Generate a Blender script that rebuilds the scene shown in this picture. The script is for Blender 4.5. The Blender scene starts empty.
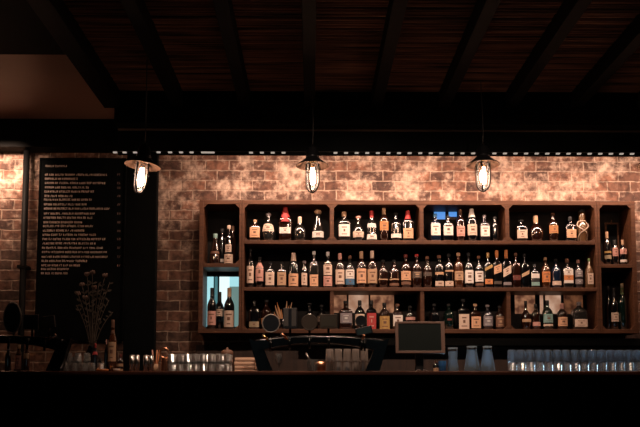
import bpy, bmesh, math, random
from mathutils import Vector, Matrix, Euler
random.seed(7)
PI = math.pi
scene = bpy.context.scene
COL = scene.collection

# ------------------------------------------------------------------ camera
F, PX0, PY0 = 750.0, 320.0, 336.0
PITCH, YAW, ZC = math.radians(4.5), math.radians(0.61), 0.98
camd = bpy.data.cameras.new('camera')
cam = bpy.data.objects.new('camera', camd)
COL.objects.link(cam)
cam.location = (0, 0, ZC)
cam.rotation_euler = (PI/2 + PITCH, 0, -YAW)
camd.sensor_width = 36
camd.lens = F/640*36
camd.shift_y = (PY0-213.5)/640
camd.clip_end = 60
scene.camera = cam
RM = Euler((PI/2 + PITCH, 0, -YAW)).to_matrix()

def at(px, py, Y):
    """world point that stands at depth Y and is seen at photo pixel (px, py)"""
    d = RM @ Vector(((px-PX0)/F, -(py-PY0)/F, -1))
    t = Y/d.y
    return Vector((d.x*t, Y, ZC + d.z*t))
def X(px, Y): return at(px, 300, Y).x
def Z(py, Y, px=330): return at(px, py, Y).z

# ------------------------------------------------------------------ materials
MATS = {}
def principled(name, col, rough=.6, metal=0., spec=.5, **kw):
    m = bpy.data.materials.new(name); m.use_nodes = True
    b = m.node_tree.nodes['Principled BSDF']
    b.inputs['Base Color'].default_value = (*col, 1)
    b.inputs['Roughness'].default_value = rough
    b.inputs['Metallic'].default_value = metal
    b.inputs['Specular IOR Level'].default_value = spec
    if name.startswith('glass_'): b.inputs['IOR'].default_value = 1.8
    for k, v in kw.items():
        b.inputs[k].default_value = v
    MATS[name] = m
    return m

def N(m, t, **kw):
    n = m.node_tree.nodes.new(t)
    for k, v in kw.items(): setattr(n, k, v)
    return n
def L(m, a, b): m.node_tree.links.new(a, b)

def noisy(name, c1, c2, scale=(8, 8, 8), rough=.6, bump=.15, metal=0, spec=.5, detail=4):
    """two-tone procedural grain"""
    m = principled(name, c1, rough, metal, spec)
    b = m.node_tree.nodes['Principled BSDF']
    tc = N(m, 'ShaderNodeTexCoord'); mp = N(m, 'ShaderNodeMapping')
    mp.inputs['Scale'].default_value = scale
    no = N(m, 'ShaderNodeTexNoise'); no.inputs['Scale'].default_value = 1; no.inputs['Detail'].default_value = detail
    rp = N(m, 'ShaderNodeValToRGB')
    rp.color_ramp.elements[0].position = .3; rp.color_ramp.elements[1].position = .7
    rp.color_ramp.elements[0].color = (*c1, 1); rp.color_ramp.elements[1].color = (*c2, 1)
    L(m, tc.outputs['Object'], mp.inputs['Vector']); L(m, mp.outputs[0], no.inputs['Vector'])
    L(m, no.outputs['Fac'], rp.inputs[0]); L(m, rp.outputs[0], b.inputs['Base Color'])
    if bump:
        bp = N(m, 'ShaderNodeBump'); bp.inputs['Strength'].default_value = bump; bp.inputs['Distance'].default_value = .01
        L(m, no.outputs['Fac'], bp.inputs['Height']); L(m, bp.outputs[0], b.inputs['Normal'])
    return m

def brick_material():
    m = principled('brick', (.4, .2, .13), .85)
    b = m.node_tree.nodes['Principled BSDF']
    tc = N(m, 'ShaderNodeTexCoord'); sx = N(m, 'ShaderNodeSeparateXYZ'); cx = N(m, 'ShaderNodeCombineXYZ')
    L(m, tc.outputs['Object'], sx.inputs[0])
    L(m, sx.outputs['X'], cx.inputs['X']); L(m, sx.outputs['Z'], cx.inputs['Y'])
    # slightly wavy courses
    nw = N(m, 'ShaderNodeTexNoise'); nw.inputs['Scale'].default_value = 7; nw.inputs['Detail'].default_value = 3
    L(m, tc.outputs['Object'], nw.inputs['Vector'])
    va = N(m, 'ShaderNodeVectorMath', operation='SUBTRACT'); va.inputs[1].default_value = (.5, .5, .5)
    L(m, nw.outputs['Color'], va.inputs[0])
    vs = N(m, 'ShaderNodeVectorMath', operation='SCALE'); vs.inputs['Scale'].default_value = .032
    L(m, va.outputs[0], vs.inputs[0])
    vv = N(m, 'ShaderNodeVectorMath', operation='ADD')
    L(m, cx.outputs[0], vv.inputs[0]); L(m, vs.outputs[0], vv.inputs[1])
    br = N(m, 'ShaderNodeTexBrick')
    br.offset = .5
    br.inputs['Scale'].default_value = 1
    br.inputs['Brick Width'].default_value = .235
    br.inputs['Row Height'].default_value = .1
    br.inputs['Mortar Size'].default_value = .009
    br.inputs['Mortar Smooth'].default_value = .6
    br.inputs['Bias'].default_value = -.1
    br.inputs['Color1'].default_value = (.24, .115, .075, 1)
    br.inputs['Color2'].default_value = (.06, .031, .025, 1)
    br.inputs['Mortar'].default_value = (.44, .32, .25, 1)
    L(m, vv.outputs[0], br.inputs['Vector'])
    # lime-wash worn patches
    n1 = N(m, 'ShaderNodeTexNoise'); n1.inputs['Scale'].default_value = 3.6; n1.inputs['Detail'].default_value = 7
    n1.inputs['Roughness'].default_value = .76
    L(m, tc.outputs['Object'], n1.inputs['Vector'])
    r1 = N(m, 'ShaderNodeValToRGB')
    r1.color_ramp.elements[0].position = .475; r1.color_ramp.elements[1].position = .615
    r1.color_ramp.elements[0].color = (0, 0, 0, 1); r1.color_ramp.elements[1].color = (.85, .85, .85, 1)
    L(m, n1.outputs['Fac'], r1.inputs[0])
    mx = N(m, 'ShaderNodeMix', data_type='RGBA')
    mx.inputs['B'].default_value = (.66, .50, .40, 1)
    # light's fade down the wall put into colour: wash thins below a ragged edge
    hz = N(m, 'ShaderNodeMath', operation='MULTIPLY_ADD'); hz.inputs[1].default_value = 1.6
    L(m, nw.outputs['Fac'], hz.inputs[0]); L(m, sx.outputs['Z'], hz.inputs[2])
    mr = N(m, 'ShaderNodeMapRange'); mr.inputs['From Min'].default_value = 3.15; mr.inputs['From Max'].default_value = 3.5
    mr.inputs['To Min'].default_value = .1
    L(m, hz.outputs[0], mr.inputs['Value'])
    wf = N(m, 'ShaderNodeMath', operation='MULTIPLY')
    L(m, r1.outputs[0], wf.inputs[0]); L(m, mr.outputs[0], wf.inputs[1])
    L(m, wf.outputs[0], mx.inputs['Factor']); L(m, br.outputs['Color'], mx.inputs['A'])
    # fine soot mottling
    n2 = N(m, 'ShaderNodeTexNoise'); n2.inputs['Scale'].default_value = 17; n2.inputs['Detail'].default_value = 5
    L(m, tc.outputs['Object'], n2.inputs['Vector'])
    r2 = N(m, 'ShaderNodeValToRGB')
    r2.color_ramp.elements[0].position = .33; r2.color_ramp.elements[1].position = .62
    r2.color_ramp.elements[0].color = (.38, .34, .33, 1); r2.color_ramp.elements[1].color = (1.06, 1.03, 1, 1)
    L(m, n2.outputs['Fac'], r2.inputs[0])
    mm = N(m, 'ShaderNodeMix', data_type='RGBA', blend_type='MULTIPLY'); mm.inputs['Factor'].default_value = 1
    L(m, mx.outputs['Result'], mm.inputs['A']); L(m, r2.outputs[0], mm.inputs['B'])
    L(m, mm.outputs['Result'], b.inputs['Base Color'])
    ad = N(m, 'ShaderNodeMath', operation='MULTIPLY_ADD'); ad.inputs[1].default_value = -1.0
    L(m, br.outputs['Fac'], ad.inputs[0]); L(m, n2.outputs['Fac'], ad.inputs[2])
    bp = N(m, 'ShaderNodeBump'); bp.inputs['Strength'].default_value = .7; bp.inputs['Distance'].default_value = .012
    L(m, ad.outputs[0], bp.inputs['Height']); L(m, bp.outputs[0], b.inputs['Normal'])
    return m

def thin_glass(name, tint, gloss=.28, frost=0., rough=.04, body=(.5, .6, .65), shine=0.):
    """thin clear glass: lets straight light through, mirrors at the rim"""
    m = bpy.data.materials.new(name); m.use_nodes = True
    nt = m.node_tree; nt.nodes.clear()
    out = N(m, 'ShaderNodeOutputMaterial')
    tr = N(m, 'ShaderNodeBsdfTransparent'); tr.inputs[0].default_value = (*tint, 1)
    gl = N(m, 'ShaderNodeBsdfGlossy'); gl.inputs['Roughness'].default_value = rough
    lw = N(m, 'ShaderNodeLayerWeight'); lw.inputs['Blend'].default_value = gloss
    mx = N(m, 'ShaderNodeMixShader')
    mm = N(m, 'ShaderNodeMath', operation='MAXIMUM'); mm.inputs[1].default_value = shine
    L(m, lw.outputs['Fresnel'], mm.inputs[0]); L(m, mm.outputs[0], mx.inputs[0]); L(m, tr.outputs[0], mx.inputs[1]); L(m, gl.outputs[0], mx.inputs[2])
    last = mx
    if frost:
        tl = N(m, 'ShaderNodeBsdfTranslucent'); tl.inputs[0].default_value = (*body, 1)
        df = N(m, 'ShaderNodeBsdfDiffuse'); df.inputs[0].default_value = (*body, 1)
        m1 = N(m, 'ShaderNodeMixShader'); m1.inputs[0].default_value = .5
        L(m, tl.outputs[0], m1.inputs[1]); L(m, df.outputs[0], m1.inputs[2])
        m2 = N(m, 'ShaderNodeMixShader'); m2.inputs[0].default_value = frost
        L(m, mx.outputs[0], m2.inputs[1]); L(m, m1.outputs[0], m2.inputs[2])
        last = m2
    L(m, last.outputs[0], out.inputs[0])
    MATS[name] = m
    return m

def uneven(name, c1, c2, s, scale=14):
    m = emissive(name, c1, s); b = m.node_tree.nodes['Principled BSDF']
    tc = N(m, 'ShaderNodeTexCoord'); no = N(m, 'ShaderNodeTexNoise'); no.inputs['Scale'].default_value = scale; no.inputs['Detail'].default_value = 3
    rp = N(m, 'ShaderNodeValToRGB'); rp.color_ramp.elements[0].position = .35; rp.color_ramp.elements[1].position = .62
    rp.color_ramp.elements[0].color = (*c2, 1); rp.color_ramp.elements[1].color = (*c1, 1)
    L(m, tc.outputs['Object'], no.inputs['Vector']); L(m, no.outputs['Fac'], rp.inputs[0]); L(m, rp.outputs[0], b.inputs['Emission Color'])
    return m
def emissive(name, col, s):
    return principled(name, (.02, .02, .02), .4, **{'Emission Color': (*col, 1), 'Emission Strength': s})

brick_material()
noisy('shelf_wood', (.050, .018, .008), (.112, .043, .019), (3, 40, 40), .55, .12, spec=.3)
noisy('dark_timber', (.002, .0025, .003), (.005, .0045, .004), (3, 30, 30), .65, .1, spec=.08)
noisy('black_paint', (.002, .003, .0035), (.0035, .0045, .005), (6, 6, 6), .7, .05, spec=.06)
noisy('reed', (.018, .011, .008), (.40, .20, .125), (1.3, 26, 26), .8, .2, spec=.2)
noisy('plaster', (.30, .165, .125), (.36, .205, .155), (2, 2, 2), .5, .03)
noisy('bar_top_wood', (.05, .019, .012), (.12, .045, .028), (3, 40, 40), .22, .05)
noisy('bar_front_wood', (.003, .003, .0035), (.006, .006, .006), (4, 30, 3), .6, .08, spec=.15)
noisy('floor_board', (.03, .02, .015), (.06, .04, .03), (2, 30, 2), .5, .1)
noisy('dark_wall', (.05, .045, .042), (.07, .062, .06), (4, 4, 4), .8, .05)
noisy('splash_wood', (.03, .016, .012), (.07, .037, .026), (40, 40, 3), .5, .1)
noisy('slate', (.002, .003, .0035), (.005, .006, .0065), (5, 5, 5), .75, .03, spec=.06)
noisy('back_panel', (.005, .005, .005), (.010, .008, .008), (3, 30, 30), .7, .05, spec=.2)
principled('chalk', (.80, .63, .55), .95)
principled('chalk_shaded', (.18, .12, .11), .95)  # dimmer chalk puts the light's fade to the right into the colour
principled('black_metal', (.012, .013, .015), .3, .6)
principled('font_black', (.002, .003, .004), .2, 0, .35)
principled('enamel', (.055, .032, .022), .5)
principled('steel', (.62, .58, .55), .22, 1)
principled('brass', (.65, .42, .18), .25, 1)
principled('copper', (.62, .30, .18), .3, 1)
principled('cord', (.02, .02, .02), .7)
principled('iron_pipe', (.006, .006, .006), .55, 0, .2)
thin_glass('jar_glass', (1, .93, .86), .22, .025, .03, (.62, .68, .78))
thin_glass('tumbler_glass', (.86, .9, .92), .34, .07, .03, (.62, .6, .58))
thin_glass('rib_glass', (.86, .86, .86), .34, .36, .12, (.74, .64, .58), .22)
thin_glass('cool_glass', (.86, .9, .93), .36, .12, .03, (.62, .70, .76))
thin_glass('cut_warm', (.8, .8, .8), .3, .2, .17, (.90, .84, .80), .34)
thin_glass('cut_cool', (.8, .85, .9), .3, .30, .17, (.80, .88, .94), .45)
thin_glass('jug_glass', (.66, .76, .82), .3, .30, .06, (.48, .58, .64))
emissive('bulb_glow', (1, .62, .42), 72)
emissive('led_glow', (1, .84, .72), .28)
# bottle glass
def bottle_glass(name, col, rough=.1): principled(name, col, rough, 0, 1.0)
bottle_glass('glass_black', (.003, .003, .004))
bottle_glass('glass_green', (.003, .010, .008))
bottle_glass('glass_brown', (.016, .005, .003))
bottle_glass('glass_amber', (.07, .022, .008))
bottle_glass('glass_clear', (.016, .015, .014), .06)
bottle_glass('glass_gold', (.12, .06, .026), .15)
bottle_glass('glass_blue', (.006, .012, .03))
bottle_glass('glass_grey', (.018, .016, .02), .12)
P = {'cream': (.66, .50, .40), 'white': (.76, .69, .64), 'peach': (.66, .37, .22), 'amber': (.46, .20, .07),
     'orange': (.62, .22, .07), 'red': (.40, .03, .03), 'brown': (.16, .075, .045), 'black': (.012, .012, .013),
     'gold': (.45, .28, .10), 'blue': (.05, .16, .30), 'teal': (.22, .38, .36), 'grey': (.22, .19, .20),
     'pink': (.58, .30, .25), 'silver': (.55, .53, .52), 'tan': (.48, .30, .18), 'green': (.09, .16, .05),
     'darkred': (.13, .02, .015), 'napkin': (.80, .52, .36), 'khaki': (.34, .27, .17), 'dim': (.07, .05, .04)}
for k, c in P.items(): principled('paper_'+k, c, .6 if k not in ('gold', 'silver') else .35)
def M(k): return MATS[k]
def paper(k): return MATS['paper_'+k]

# ------------------------------------------------------------------ mesh builder
class MB:
    def __init__(s): s.bm = bmesh.new(); s.mats = []
    def mi(s, mat):
        if mat not in s.mats: s.mats.append(mat)
        return s.mats.index(mat)
    def box(s, x0, x1, y0, y1, z0, z1, mat, bev=0., rot=None):
        vs = [s.bm.verts.new(p) for p in ((x0,y0,z0),(x1,y0,z0),(x1,y1,z0),(x0,y1,z0),(x0,y0,z1),(x1,y0,z1),(x1,y1,z1),(x0,y1,z1))]
        fs = [s.bm.faces.new([vs[i] for i in q]) for q in ((3,2,1,0),(4,5,6,7),(0,1,5,4),(1,2,6,5),(2,3,7,6),(3,0,4,7))]
        k = s.mi(mat)
        for f in fs: f.material_index = k
        if rot is not None:
            bmesh.ops.transform(s.bm, matrix=rot, verts=vs)
        if bev:
            es = list({e for f in fs for e in f.edges})
            r = bmesh.ops.bevel(s.bm, geom=es, offset=bev, segments=2, profile=.5, affect='EDGES')
            for f in r['faces']: f.material_index = k
        return s
    def prism(s, pts, y0, y1, mat):
        """polygon in xz, extruded along y"""
        a = [s.bm.verts.new((p[0], y0, p[1])) for p in pts]; b = [s.bm.verts.new((p[0], y1, p[1])) for p in pts]
        k = s.mi(mat); n = len(pts); fs = [s.bm.faces.new(a), s.bm.faces.new(b[::-1])]
        for i in range(n): fs.append(s.bm.faces.new((a[i], b[i], b[(i+1) % n], a[(i+1) % n])))
        for f in fs: f.material_index = k
        return s
    def lathe(s, prof, mat, seg=24, n=2., axis=None, smooth=True, dy=1., c=(0, 0, 0), flute=0, cap=True, diamond=False):
        """rings of (radius, z); n > 2 squares the section of the widest rings"""
        rmax = max(p[0] for p in prof); k = s.mi(mat); rings = []
        for r, z in prof:
            t = max(0., min(1., (r/rmax-.45)/.35)); ne = 2+(n-2)*t*t*(3-2*t); dd = 1+(dy-1)*t
            ring = []
            for i in range(seg):
                a = 2*PI*(i+.5)/seg; ca, sa = math.cos(a), math.sin(a)
                q = (abs(ca)**ne+abs(sa)**ne)**(-1/ne) if ne > 2.01 else 1.
                rr = r*q*(1-(flute if (i+(len(rings) if diamond else 0)) % 2 else 0))
                p = Vector((rr*ca, rr*sa*dd, z))
                if axis is not None: p = axis @ p
                ring.append(s.bm.verts.new(p+Vector(c)))
            rings.append(ring)
        for a, b in zip(rings, rings[1:]):
            for i in range(seg):
                f = s.bm.faces.new((a[i], a[(i+1) % seg], b[(i+1) % seg], b[i])); f.material_index = k; f.smooth = smooth
        if cap:
            for ring, fl in ((rings[0], True), (rings[-1], False)):
                f = s.bm.faces.new(ring[::-1] if fl else ring); f.material_index = k
        return s
    def tube(s, pts, rad, mat, seg=8, cap=True, closed=False):
        k = s.mi(mat); rings = []; n = len(pts); pts = [Vector(p) for p in pts]
        up = None
        for i, p in enumerate(pts):
            if closed: d = pts[(i+1) % n]-pts[i-1]
            else: d = pts[min(i+1, n-1)]-pts[max(i-1, 0)]
            d.normalize()
            if up is None: up = Vector((0, 0, 1)) if abs(d.z) < .9 else Vector((0, 1, 0))
            u = d.cross(up); 
            if u.length < 1e-4: u = d.cross(Vector((1, 0, 0)))
            u.normalize(); v = u.cross(d)
            r = rad[i] if isinstance(rad, (list, tuple)) else rad
            rings.append([s.bm.verts.new(p+u*(r*math.cos(2*PI*j/seg))+v*(r*math.sin(2*PI*j/seg))) for j in range(seg)])
        m = n if closed else n-1
        for i in range(m):
            a, b = rings[i], rings[(i+1) % n]
            for j in range(seg):
                f = s.bm.faces.new((a[j], a[(j+1) % seg], b[(j+1) % seg], b[j])); f.material_index = k; f.smooth = True
        if cap and not closed:
            for r in (rings[0][::-1], rings[-1]):
                f = s.bm.faces.new(r); f.material_index = k
        return s
    def sphere(s, c, r, mat, sc=(1, 1, 1), seg=12):
        k = s.mi(mat)
        g = bmesh.ops.create_uvsphere(s.bm, u_segments=seg, v_segments=max(6, seg//2+2), radius=r)
        for v in g['verts']: v.co = Vector((v.co.x*sc[0], v.co.y*sc[1], v.co.z*sc[2]))+Vector(c)
        for f in {f for v in g['verts'] for f in v.link_faces}: f.material_index = k; f.smooth = True
        return s
    def strip(s, grid, mat):
        """grid of points -> quads"""
        k = s.mi(mat); g = [[s.bm.verts.new(p) for p in row] for row in grid]
        for a, b in zip(g, g[1:]):
            for i in range(len(a)-1):
                f = s.bm.faces.new((a[i], a[i+1], b[i+1], b[i])); f.material_index = k; f.smooth = True
        return s
    def build(s, name, parent=None, loc=None, recalc=True):
        if recalc: bmesh.ops.recalc_face_normals(s.bm, faces=s.bm.faces)
        me = bpy.data.meshes.new(name); s.bm.to_mesh(me); s.bm.free()
        for m in s.mats: me.materials.append(m)
        o = bpy.data.objects.new(name, me); COL.objects.link(o)
        if parent is not None: o.parent = parent
        if loc is not None: o.location = loc
        return o

def empty(name, loc=(0, 0, 0), rz=0.):
    o = bpy.data.objects.new(name, None); COL.objects.link(o)
    o.location = loc; o.rotation_euler = (0, 0, rz); o.empty_display_size = .05
    return o
def tag(o, label, cat, group=None, kind=None):
    o['label'] = label; o['category'] = cat
    if group: o['group'] = group
    if kind: o['kind'] = kind
    return o
def structure(o, label=None, cat=None):
    o['kind'] = 'structure'
    if label: o['label'] = label
    if cat: o['category'] = cat
    return o
def copy_tree(o, parent=None):
    c = o.copy(); COL.objects.link(c)
    if parent is not None: c.parent = parent
    for ch in [k for k in bpy.data.objects if k.parent == o]: copy_tree(ch, c)
    return c

# ------------------------------------------------------------------ room shell
YW = 7.30                      # brick wall plane
YS = 7.00                      # front of the shelving
CEIL = Z(92, 6.45)             # reed ceiling height
def depth_at(px, py, z): return (z-ZC)/(at(px, py, 1.).z-ZC)
YN = depth_at(60, 51, CEIL)    # near edge of the plastered soffit
XL, XR, YF = -4.6, 5.2, -3.6
structure(MB().box(XL-.2, XR+.2, YF-.2, YW+.3, -.1, 0, M('floor_board')).build('floor'), 'dark timber floor behind and before the bar', 'floor')
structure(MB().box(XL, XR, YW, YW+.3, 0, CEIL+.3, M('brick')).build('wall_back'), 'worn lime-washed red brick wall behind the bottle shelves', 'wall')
structure(MB().box(XL-.2, XL, YF, YW+.3, 0, CEIL+.3, M('dark_wall')).build('wall_left'), 'dark side wall left of the bar', 'wall')
structure(MB().box(XR, XR+.2, YF, YW+.3, 0, CEIL+.3, M('dark_wall')).build('wall_right'), 'dark side wall right of the bar', 'wall')

# reed ceiling: thin slats laid side by side across the rafters, one textured surface
XS = X(117, 6.45)
mb = MB()
y = 1.2
rnd = random.Random(3)
while y < 6.45:
    w = rnd.uniform(.026, .038); dz = rnd.uniform(-.004, .006)
    seg = []
    k = mb.mi(M('reed'))
    x0, x1 = XS-.02, XR
    pr = [(y, CEIL+.012+dz), (y+w*.15, CEIL+.003+dz), (y+w*.5, CEIL-.001+dz), (y+w*.85, CEIL+.003+dz), (y+w, CEIL+.012+dz)]
    a = [mb.bm.verts.new((x0, p[0], p[1])) for p in pr]; b = [mb.bm.verts.new((x1, p[0], p[1])) for p in pr]
    for i in range(4):
        f = mb.bm.faces.new((a[i], b[i], b[i+1], a[i+1])); f.material_index = k; f.smooth = True
    y += w+rnd.uniform(.003, .008)
mb.box(XL, XR, YF, YW+.2, CEIL+.02, CEIL+.12, M('black_paint'))
structure(mb.build('ceiling', recalc=False), 'dark reed ceiling laid over the rafters', 'ceiling')

trim_no = [0]
def trim(mb, label, cat='trim'):
    trim_no[0] += 1
    return structure(mb.build('trim_%d' % trim_no[0]), label, cat)
# rafters (each its own object)
raf_words = ['leftmost rafter beside the plastered soffit', 'rafter above the black post', 'rafter between the left and middle lamps',
             'rafter straight above the middle lamp', 'rafter just right of the middle lamp', 'rafter just left of the third lamp',
             'rafter right of the third lamp', 'rafter nearest the right edge of the ceiling', 'outermost rafter at the right wall side']
for i, pc in enumerate((107, 174, 243, 309.5, 378, 447, 515, 582, 650)):
    xc = X(pc, 6.45); hw = .048 if i else .075
    trim(MB().box(xc-hw, xc+hw, 1.2, 6.5, Z(107, 6.45), CEIL+.03, M('dark_timber'), .004), 'dark timber '+raf_words[i], 'rafter')
# header beams over the bar back
zb1 = Z(124, 6.45); zb2 = Z(156, 6.63)
trim(MB().box(XS-.06, XR, 6.45, 6.7, zb1, CEIL+.03, M('dark_timber'), .004), 'black header beam that carries the rafter ends', 'beam')
trim(MB().box(XS-.06, XR, 6.6, 6.63, zb2, zb1, M('black_paint'), .003), 'black fascia board hung under the header beam', 'fascia')
trim(MB().box(XS-.06, XR, 6.578, 6.6, zb1-.012, zb1-.001, principled('lip_highlight', (.10, .07, .055), .5)), 'thin lip, its highlight painted lighter, along the foot of the header beam', 'moulding')  # lip colour made paler for the light it catches
# plastered soffit over the left corner and the dark wooden trim below it
trim(MB().box(XL, X(117, 6.9)+.02, YN, YW, CEIL-.002, CEIL+.02, M('plaster')), 'plastered pinkish soffit over the left corner', 'soffit')
trim(MB().box(XL, X(66, YN), 1.2, YN, CEIL-.03, CEIL+.02, M('black_paint')), 'black ceiling panel in front of the plastered soffit', 'ceiling panel')
trim(MB().box(XL, X(121, 7.15), 7.12, YW, Z(148, 7.15, 60), CEIL, M('dark_timber'), .004), 'dark timber cornice over brick left of the post', 'cornice')
# the black post and the iron pipe
xp0, xp1 = X(124, 6.86), X(156.8, 6.94)
trim(MB().box(xp0, xp1, 6.86, 6.94, 0, zb1+.02, M('black_paint'), .006), 'square black post right of the chalkboard', 'post')
pp = X(20.5, 7.18)
trim(MB().lathe([(.03, 0), (.03, Z(147, 7.18, 20))], M('iron_pipe'), 14, c=(pp, 7.22, 0)).box(pp-.045, pp+.045, 7.18, 7.3, 2.2, 2.23, M('iron_pipe')).box(pp-.045, pp+.045, 7.18, 7.3, 1.2, 1.23, M('iron_pipe')),
     'dark iron pipe running up the brick at far left', 'pipe')
# timber splash panel under the shelves, behind the glassware
trim(MB().box(X(196, 7.2), XR, 7.22, YW, .95, Z(345, 7.22), M('splash_wood'), .003), 'brown boarded splash panel under the bottle shelves', 'splash panel')
trim(MB().box(X(300, 7.1), XR, 7.05, YW, Z(345.5, 7.05), Z(338, 7.05), M('dark_timber'), .003), 'dark ledge board under the bottle shelves', 'ledge')

# room behind the photographer: dark wall with glowing windows added for teal fill and glints
structure(MB().box(XL, XR, YF-.2, YF, 0, .9, M('dark_wall')).box(XL, XR, YF-.2, YF, 2.7, CEIL+.3, M('dark_wall'))
          .box(XL, -2.6, YF-.2, YF, .9, 2.7, M('dark_wall')).box(-.6, .9, YF-.2, YF, .9, 2.7, M('dark_wall')).box(2.9, XR, YF-.2, YF, .9, 2.7, M('dark_wall'))
          .build('wall_front'), 'dark street wall opposite the bar', 'wall')
emissive('fill_glass', (.5, .8, .9), .07)
for n, (x0, x1) in enumerate(((-2.6, -.6), (.9, 2.9))):
    w = MB().box(x0, x1, YF-.06, YF, .9, .96, M('black_paint')).box(x0, x1, YF-.06, YF, 2.64, 2.7, M('black_paint')) \
        .box(x0, x0+.06, YF-.06, YF, .96, 2.64, M('black_paint')).box(x1-.06, x1, YF-.06, YF, .96, 2.64, M('black_paint')) \
        .box((x0+x1)/2-.03, (x0+x1)/2+.03, YF-.06, YF, .96, 2.64, M('black_paint')).build('glow_%d' % (n+1))
    structure(w, 'unseen added fill window with black frame opposite the bar, %s one' % ('left' if n == 0 else 'right'), 'glow')
    MB().box(x0+.06, x1-.06, YF-.12, YF-.1, .96, 2.64, M('fill_glass')).build('pane', w)

# ------------------------------------------------------------------ bar counter
ZB = Z(371, 5.0); BY0, BY1 = 5.0, 5.76
bar = tag(empty('bar_counter', (0, 5.4, 0)), 'long dark timber bar counter with panelled front and polished top', 'bar counter')
def local(mb, name, root, mat=None):
    o = mb.build(name, root); o.matrix_parent_inverse = Matrix.Translation(-Vector(root.location)); return o
local(MB().box(-3.6, 4.2, BY0, BY1, ZB-.034, ZB, M('bar_top_wood'), .010), 'countertop', bar)
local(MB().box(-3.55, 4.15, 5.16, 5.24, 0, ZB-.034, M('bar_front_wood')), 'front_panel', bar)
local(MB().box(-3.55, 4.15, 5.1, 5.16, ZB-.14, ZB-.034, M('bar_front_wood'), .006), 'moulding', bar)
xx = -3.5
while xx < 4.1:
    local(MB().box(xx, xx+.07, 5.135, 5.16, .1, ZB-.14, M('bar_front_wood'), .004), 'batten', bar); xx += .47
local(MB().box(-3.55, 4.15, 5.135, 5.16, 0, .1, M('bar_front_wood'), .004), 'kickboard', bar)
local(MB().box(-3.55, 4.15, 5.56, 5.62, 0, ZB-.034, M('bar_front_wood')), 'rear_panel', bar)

back = tag(empty('back_counter', (.5, 7.0, 0)), 'low dark cabinet counter along the brick wall under the shelves', 'counter')
local(MB().box(-2.2, 4.4, 6.72, 7.2, .86, .9, M('dark_timber'), .004), 'worktop', back)
local(MB().box(-2.2, 4.4, 6.78, 7.2, 0, .86, M('black_paint')), 'cabinet_body', back)

# ------------------------------------------------------------------ chalkboard
cb = tag(empty('chalkboard', at(78, 250, 7.27)), 'tall black chalkboard menu with chalk lines on brick beside the post', 'chalkboard')
p0 = at(38.5, 159, 7.24); p1 = at(121, 340, 7.24)
XB0, XB1, ZB0, ZB1 = at(38, 250, 7.24).x, p1.x, p1.z, p0.z
local(MB().box(XB0, XB1, 7.25, 7.3, ZB0, ZB1, M('slate')), 'board', cb)
fr = .012
local(MB().box(XB0-fr, XB0, 7.242, 7.3, ZB0, ZB1+fr, M('black_paint')).box(XB1, XB1+fr, 7.242, 7.3, ZB0, ZB1+fr, M('black_paint')).box(XB0, XB1, 7.242, 7.3, ZB1, ZB1+fr, M('black_paint')), 'board_frame', cb)
lines = [(166, 45.5, 68), (174.6, 45, 107), (178.7, 45, 77), (182.9, 45, 104), (187.3, 45, 89), (191.5, 44.5, 93), (196, 44.5, 71.5), (199.6, 44, 91),
         (204.3, 44, 86), (208.5, 44, 108.5), (213.5, 44, 94), (217.7, 43.5, 92), (222.2, 43.5, 82.7), (226, 43, 93), (230.5, 43, 84), (234.7, 42.7, 95),
         (239, 42.5, 105.6), (243.3, 42.5, 94.6), (247.8, 42, 102), (252, 42, 107), (256.7, 41.7, 108.5), (260.9, 41.5, 87), (265.3, 41.3, 79), (269, 41, 69), (273.3, 41, 67)]
GL = ['LI', 'LMR', 'LTB', 'LTMR', 'LTMBR', 'LRB', 'TI', 'LRM', 'LRTB', 'LTM', 'D', 'LB', 'LRT', 'TMB']
def glyph(mb, x, z, w, h, code, mat):
    t = .0042; y0, y1 = 7.2470, 7.2501
    def r(a, b, c, d): mb.box(x+a, x+b, y0, y1, z+c, z+d, mat)
    if 'L' in code: r(0, t, 0, h)
    if 'R' in code: r(w-t, w, 0, h)
    if 'I' in code: r(w/2-t/2, w/2+t/2, 0, h)
    if 'T' in code: r(0, w, h-t, h)
    if 'M' in code: r(0, w, h/2-t/2, h/2+t/2)
    if 'B' in code: r(0, w, 0, t)
    if 'D' in code: mb.prism([(x, z), (x+t, z), (x+w, z+h), (x+w-t, z+h)], y0, y1, mat)
rg = random.Random(11)
for py, xa, xb in lines:
    mb = MB(); x = at(xa, py, 7.247).x; xe = at(xb, py, 7.247).x; z = at(xa, py, 7.247).z-.0095
    while x < xe:
        n = rg.randint(2, 8)
        for _ in range(n):
            if x > xe: break
            w = rg.uniform(.010, .015)
            glyph(mb, x, z+rg.uniform(-.001, .001), w, rg.uniform(.017, .021), rg.choice(GL), M('chalk')); x += w+.0045
        x += .008
    local(mb, 'chalk_line', cb)
mb = MB()
for py in (174.6, 183, 187.8, 196, 204.5, 213.6, 222.2, 231, 239, 247.8, 256.7, 265.5):
    q = at(117.2, py, 7.247); glyph(mb, q.x, q.z-.01, .013, .021, rg.choice(GL), M('chalk_shaded'))
    glyph(mb, q.x+.017, q.z-.01, .013, .021, rg.choice(GL), M('chalk_shaded'))
local(mb, 'chalk_prices', cb)

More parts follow.
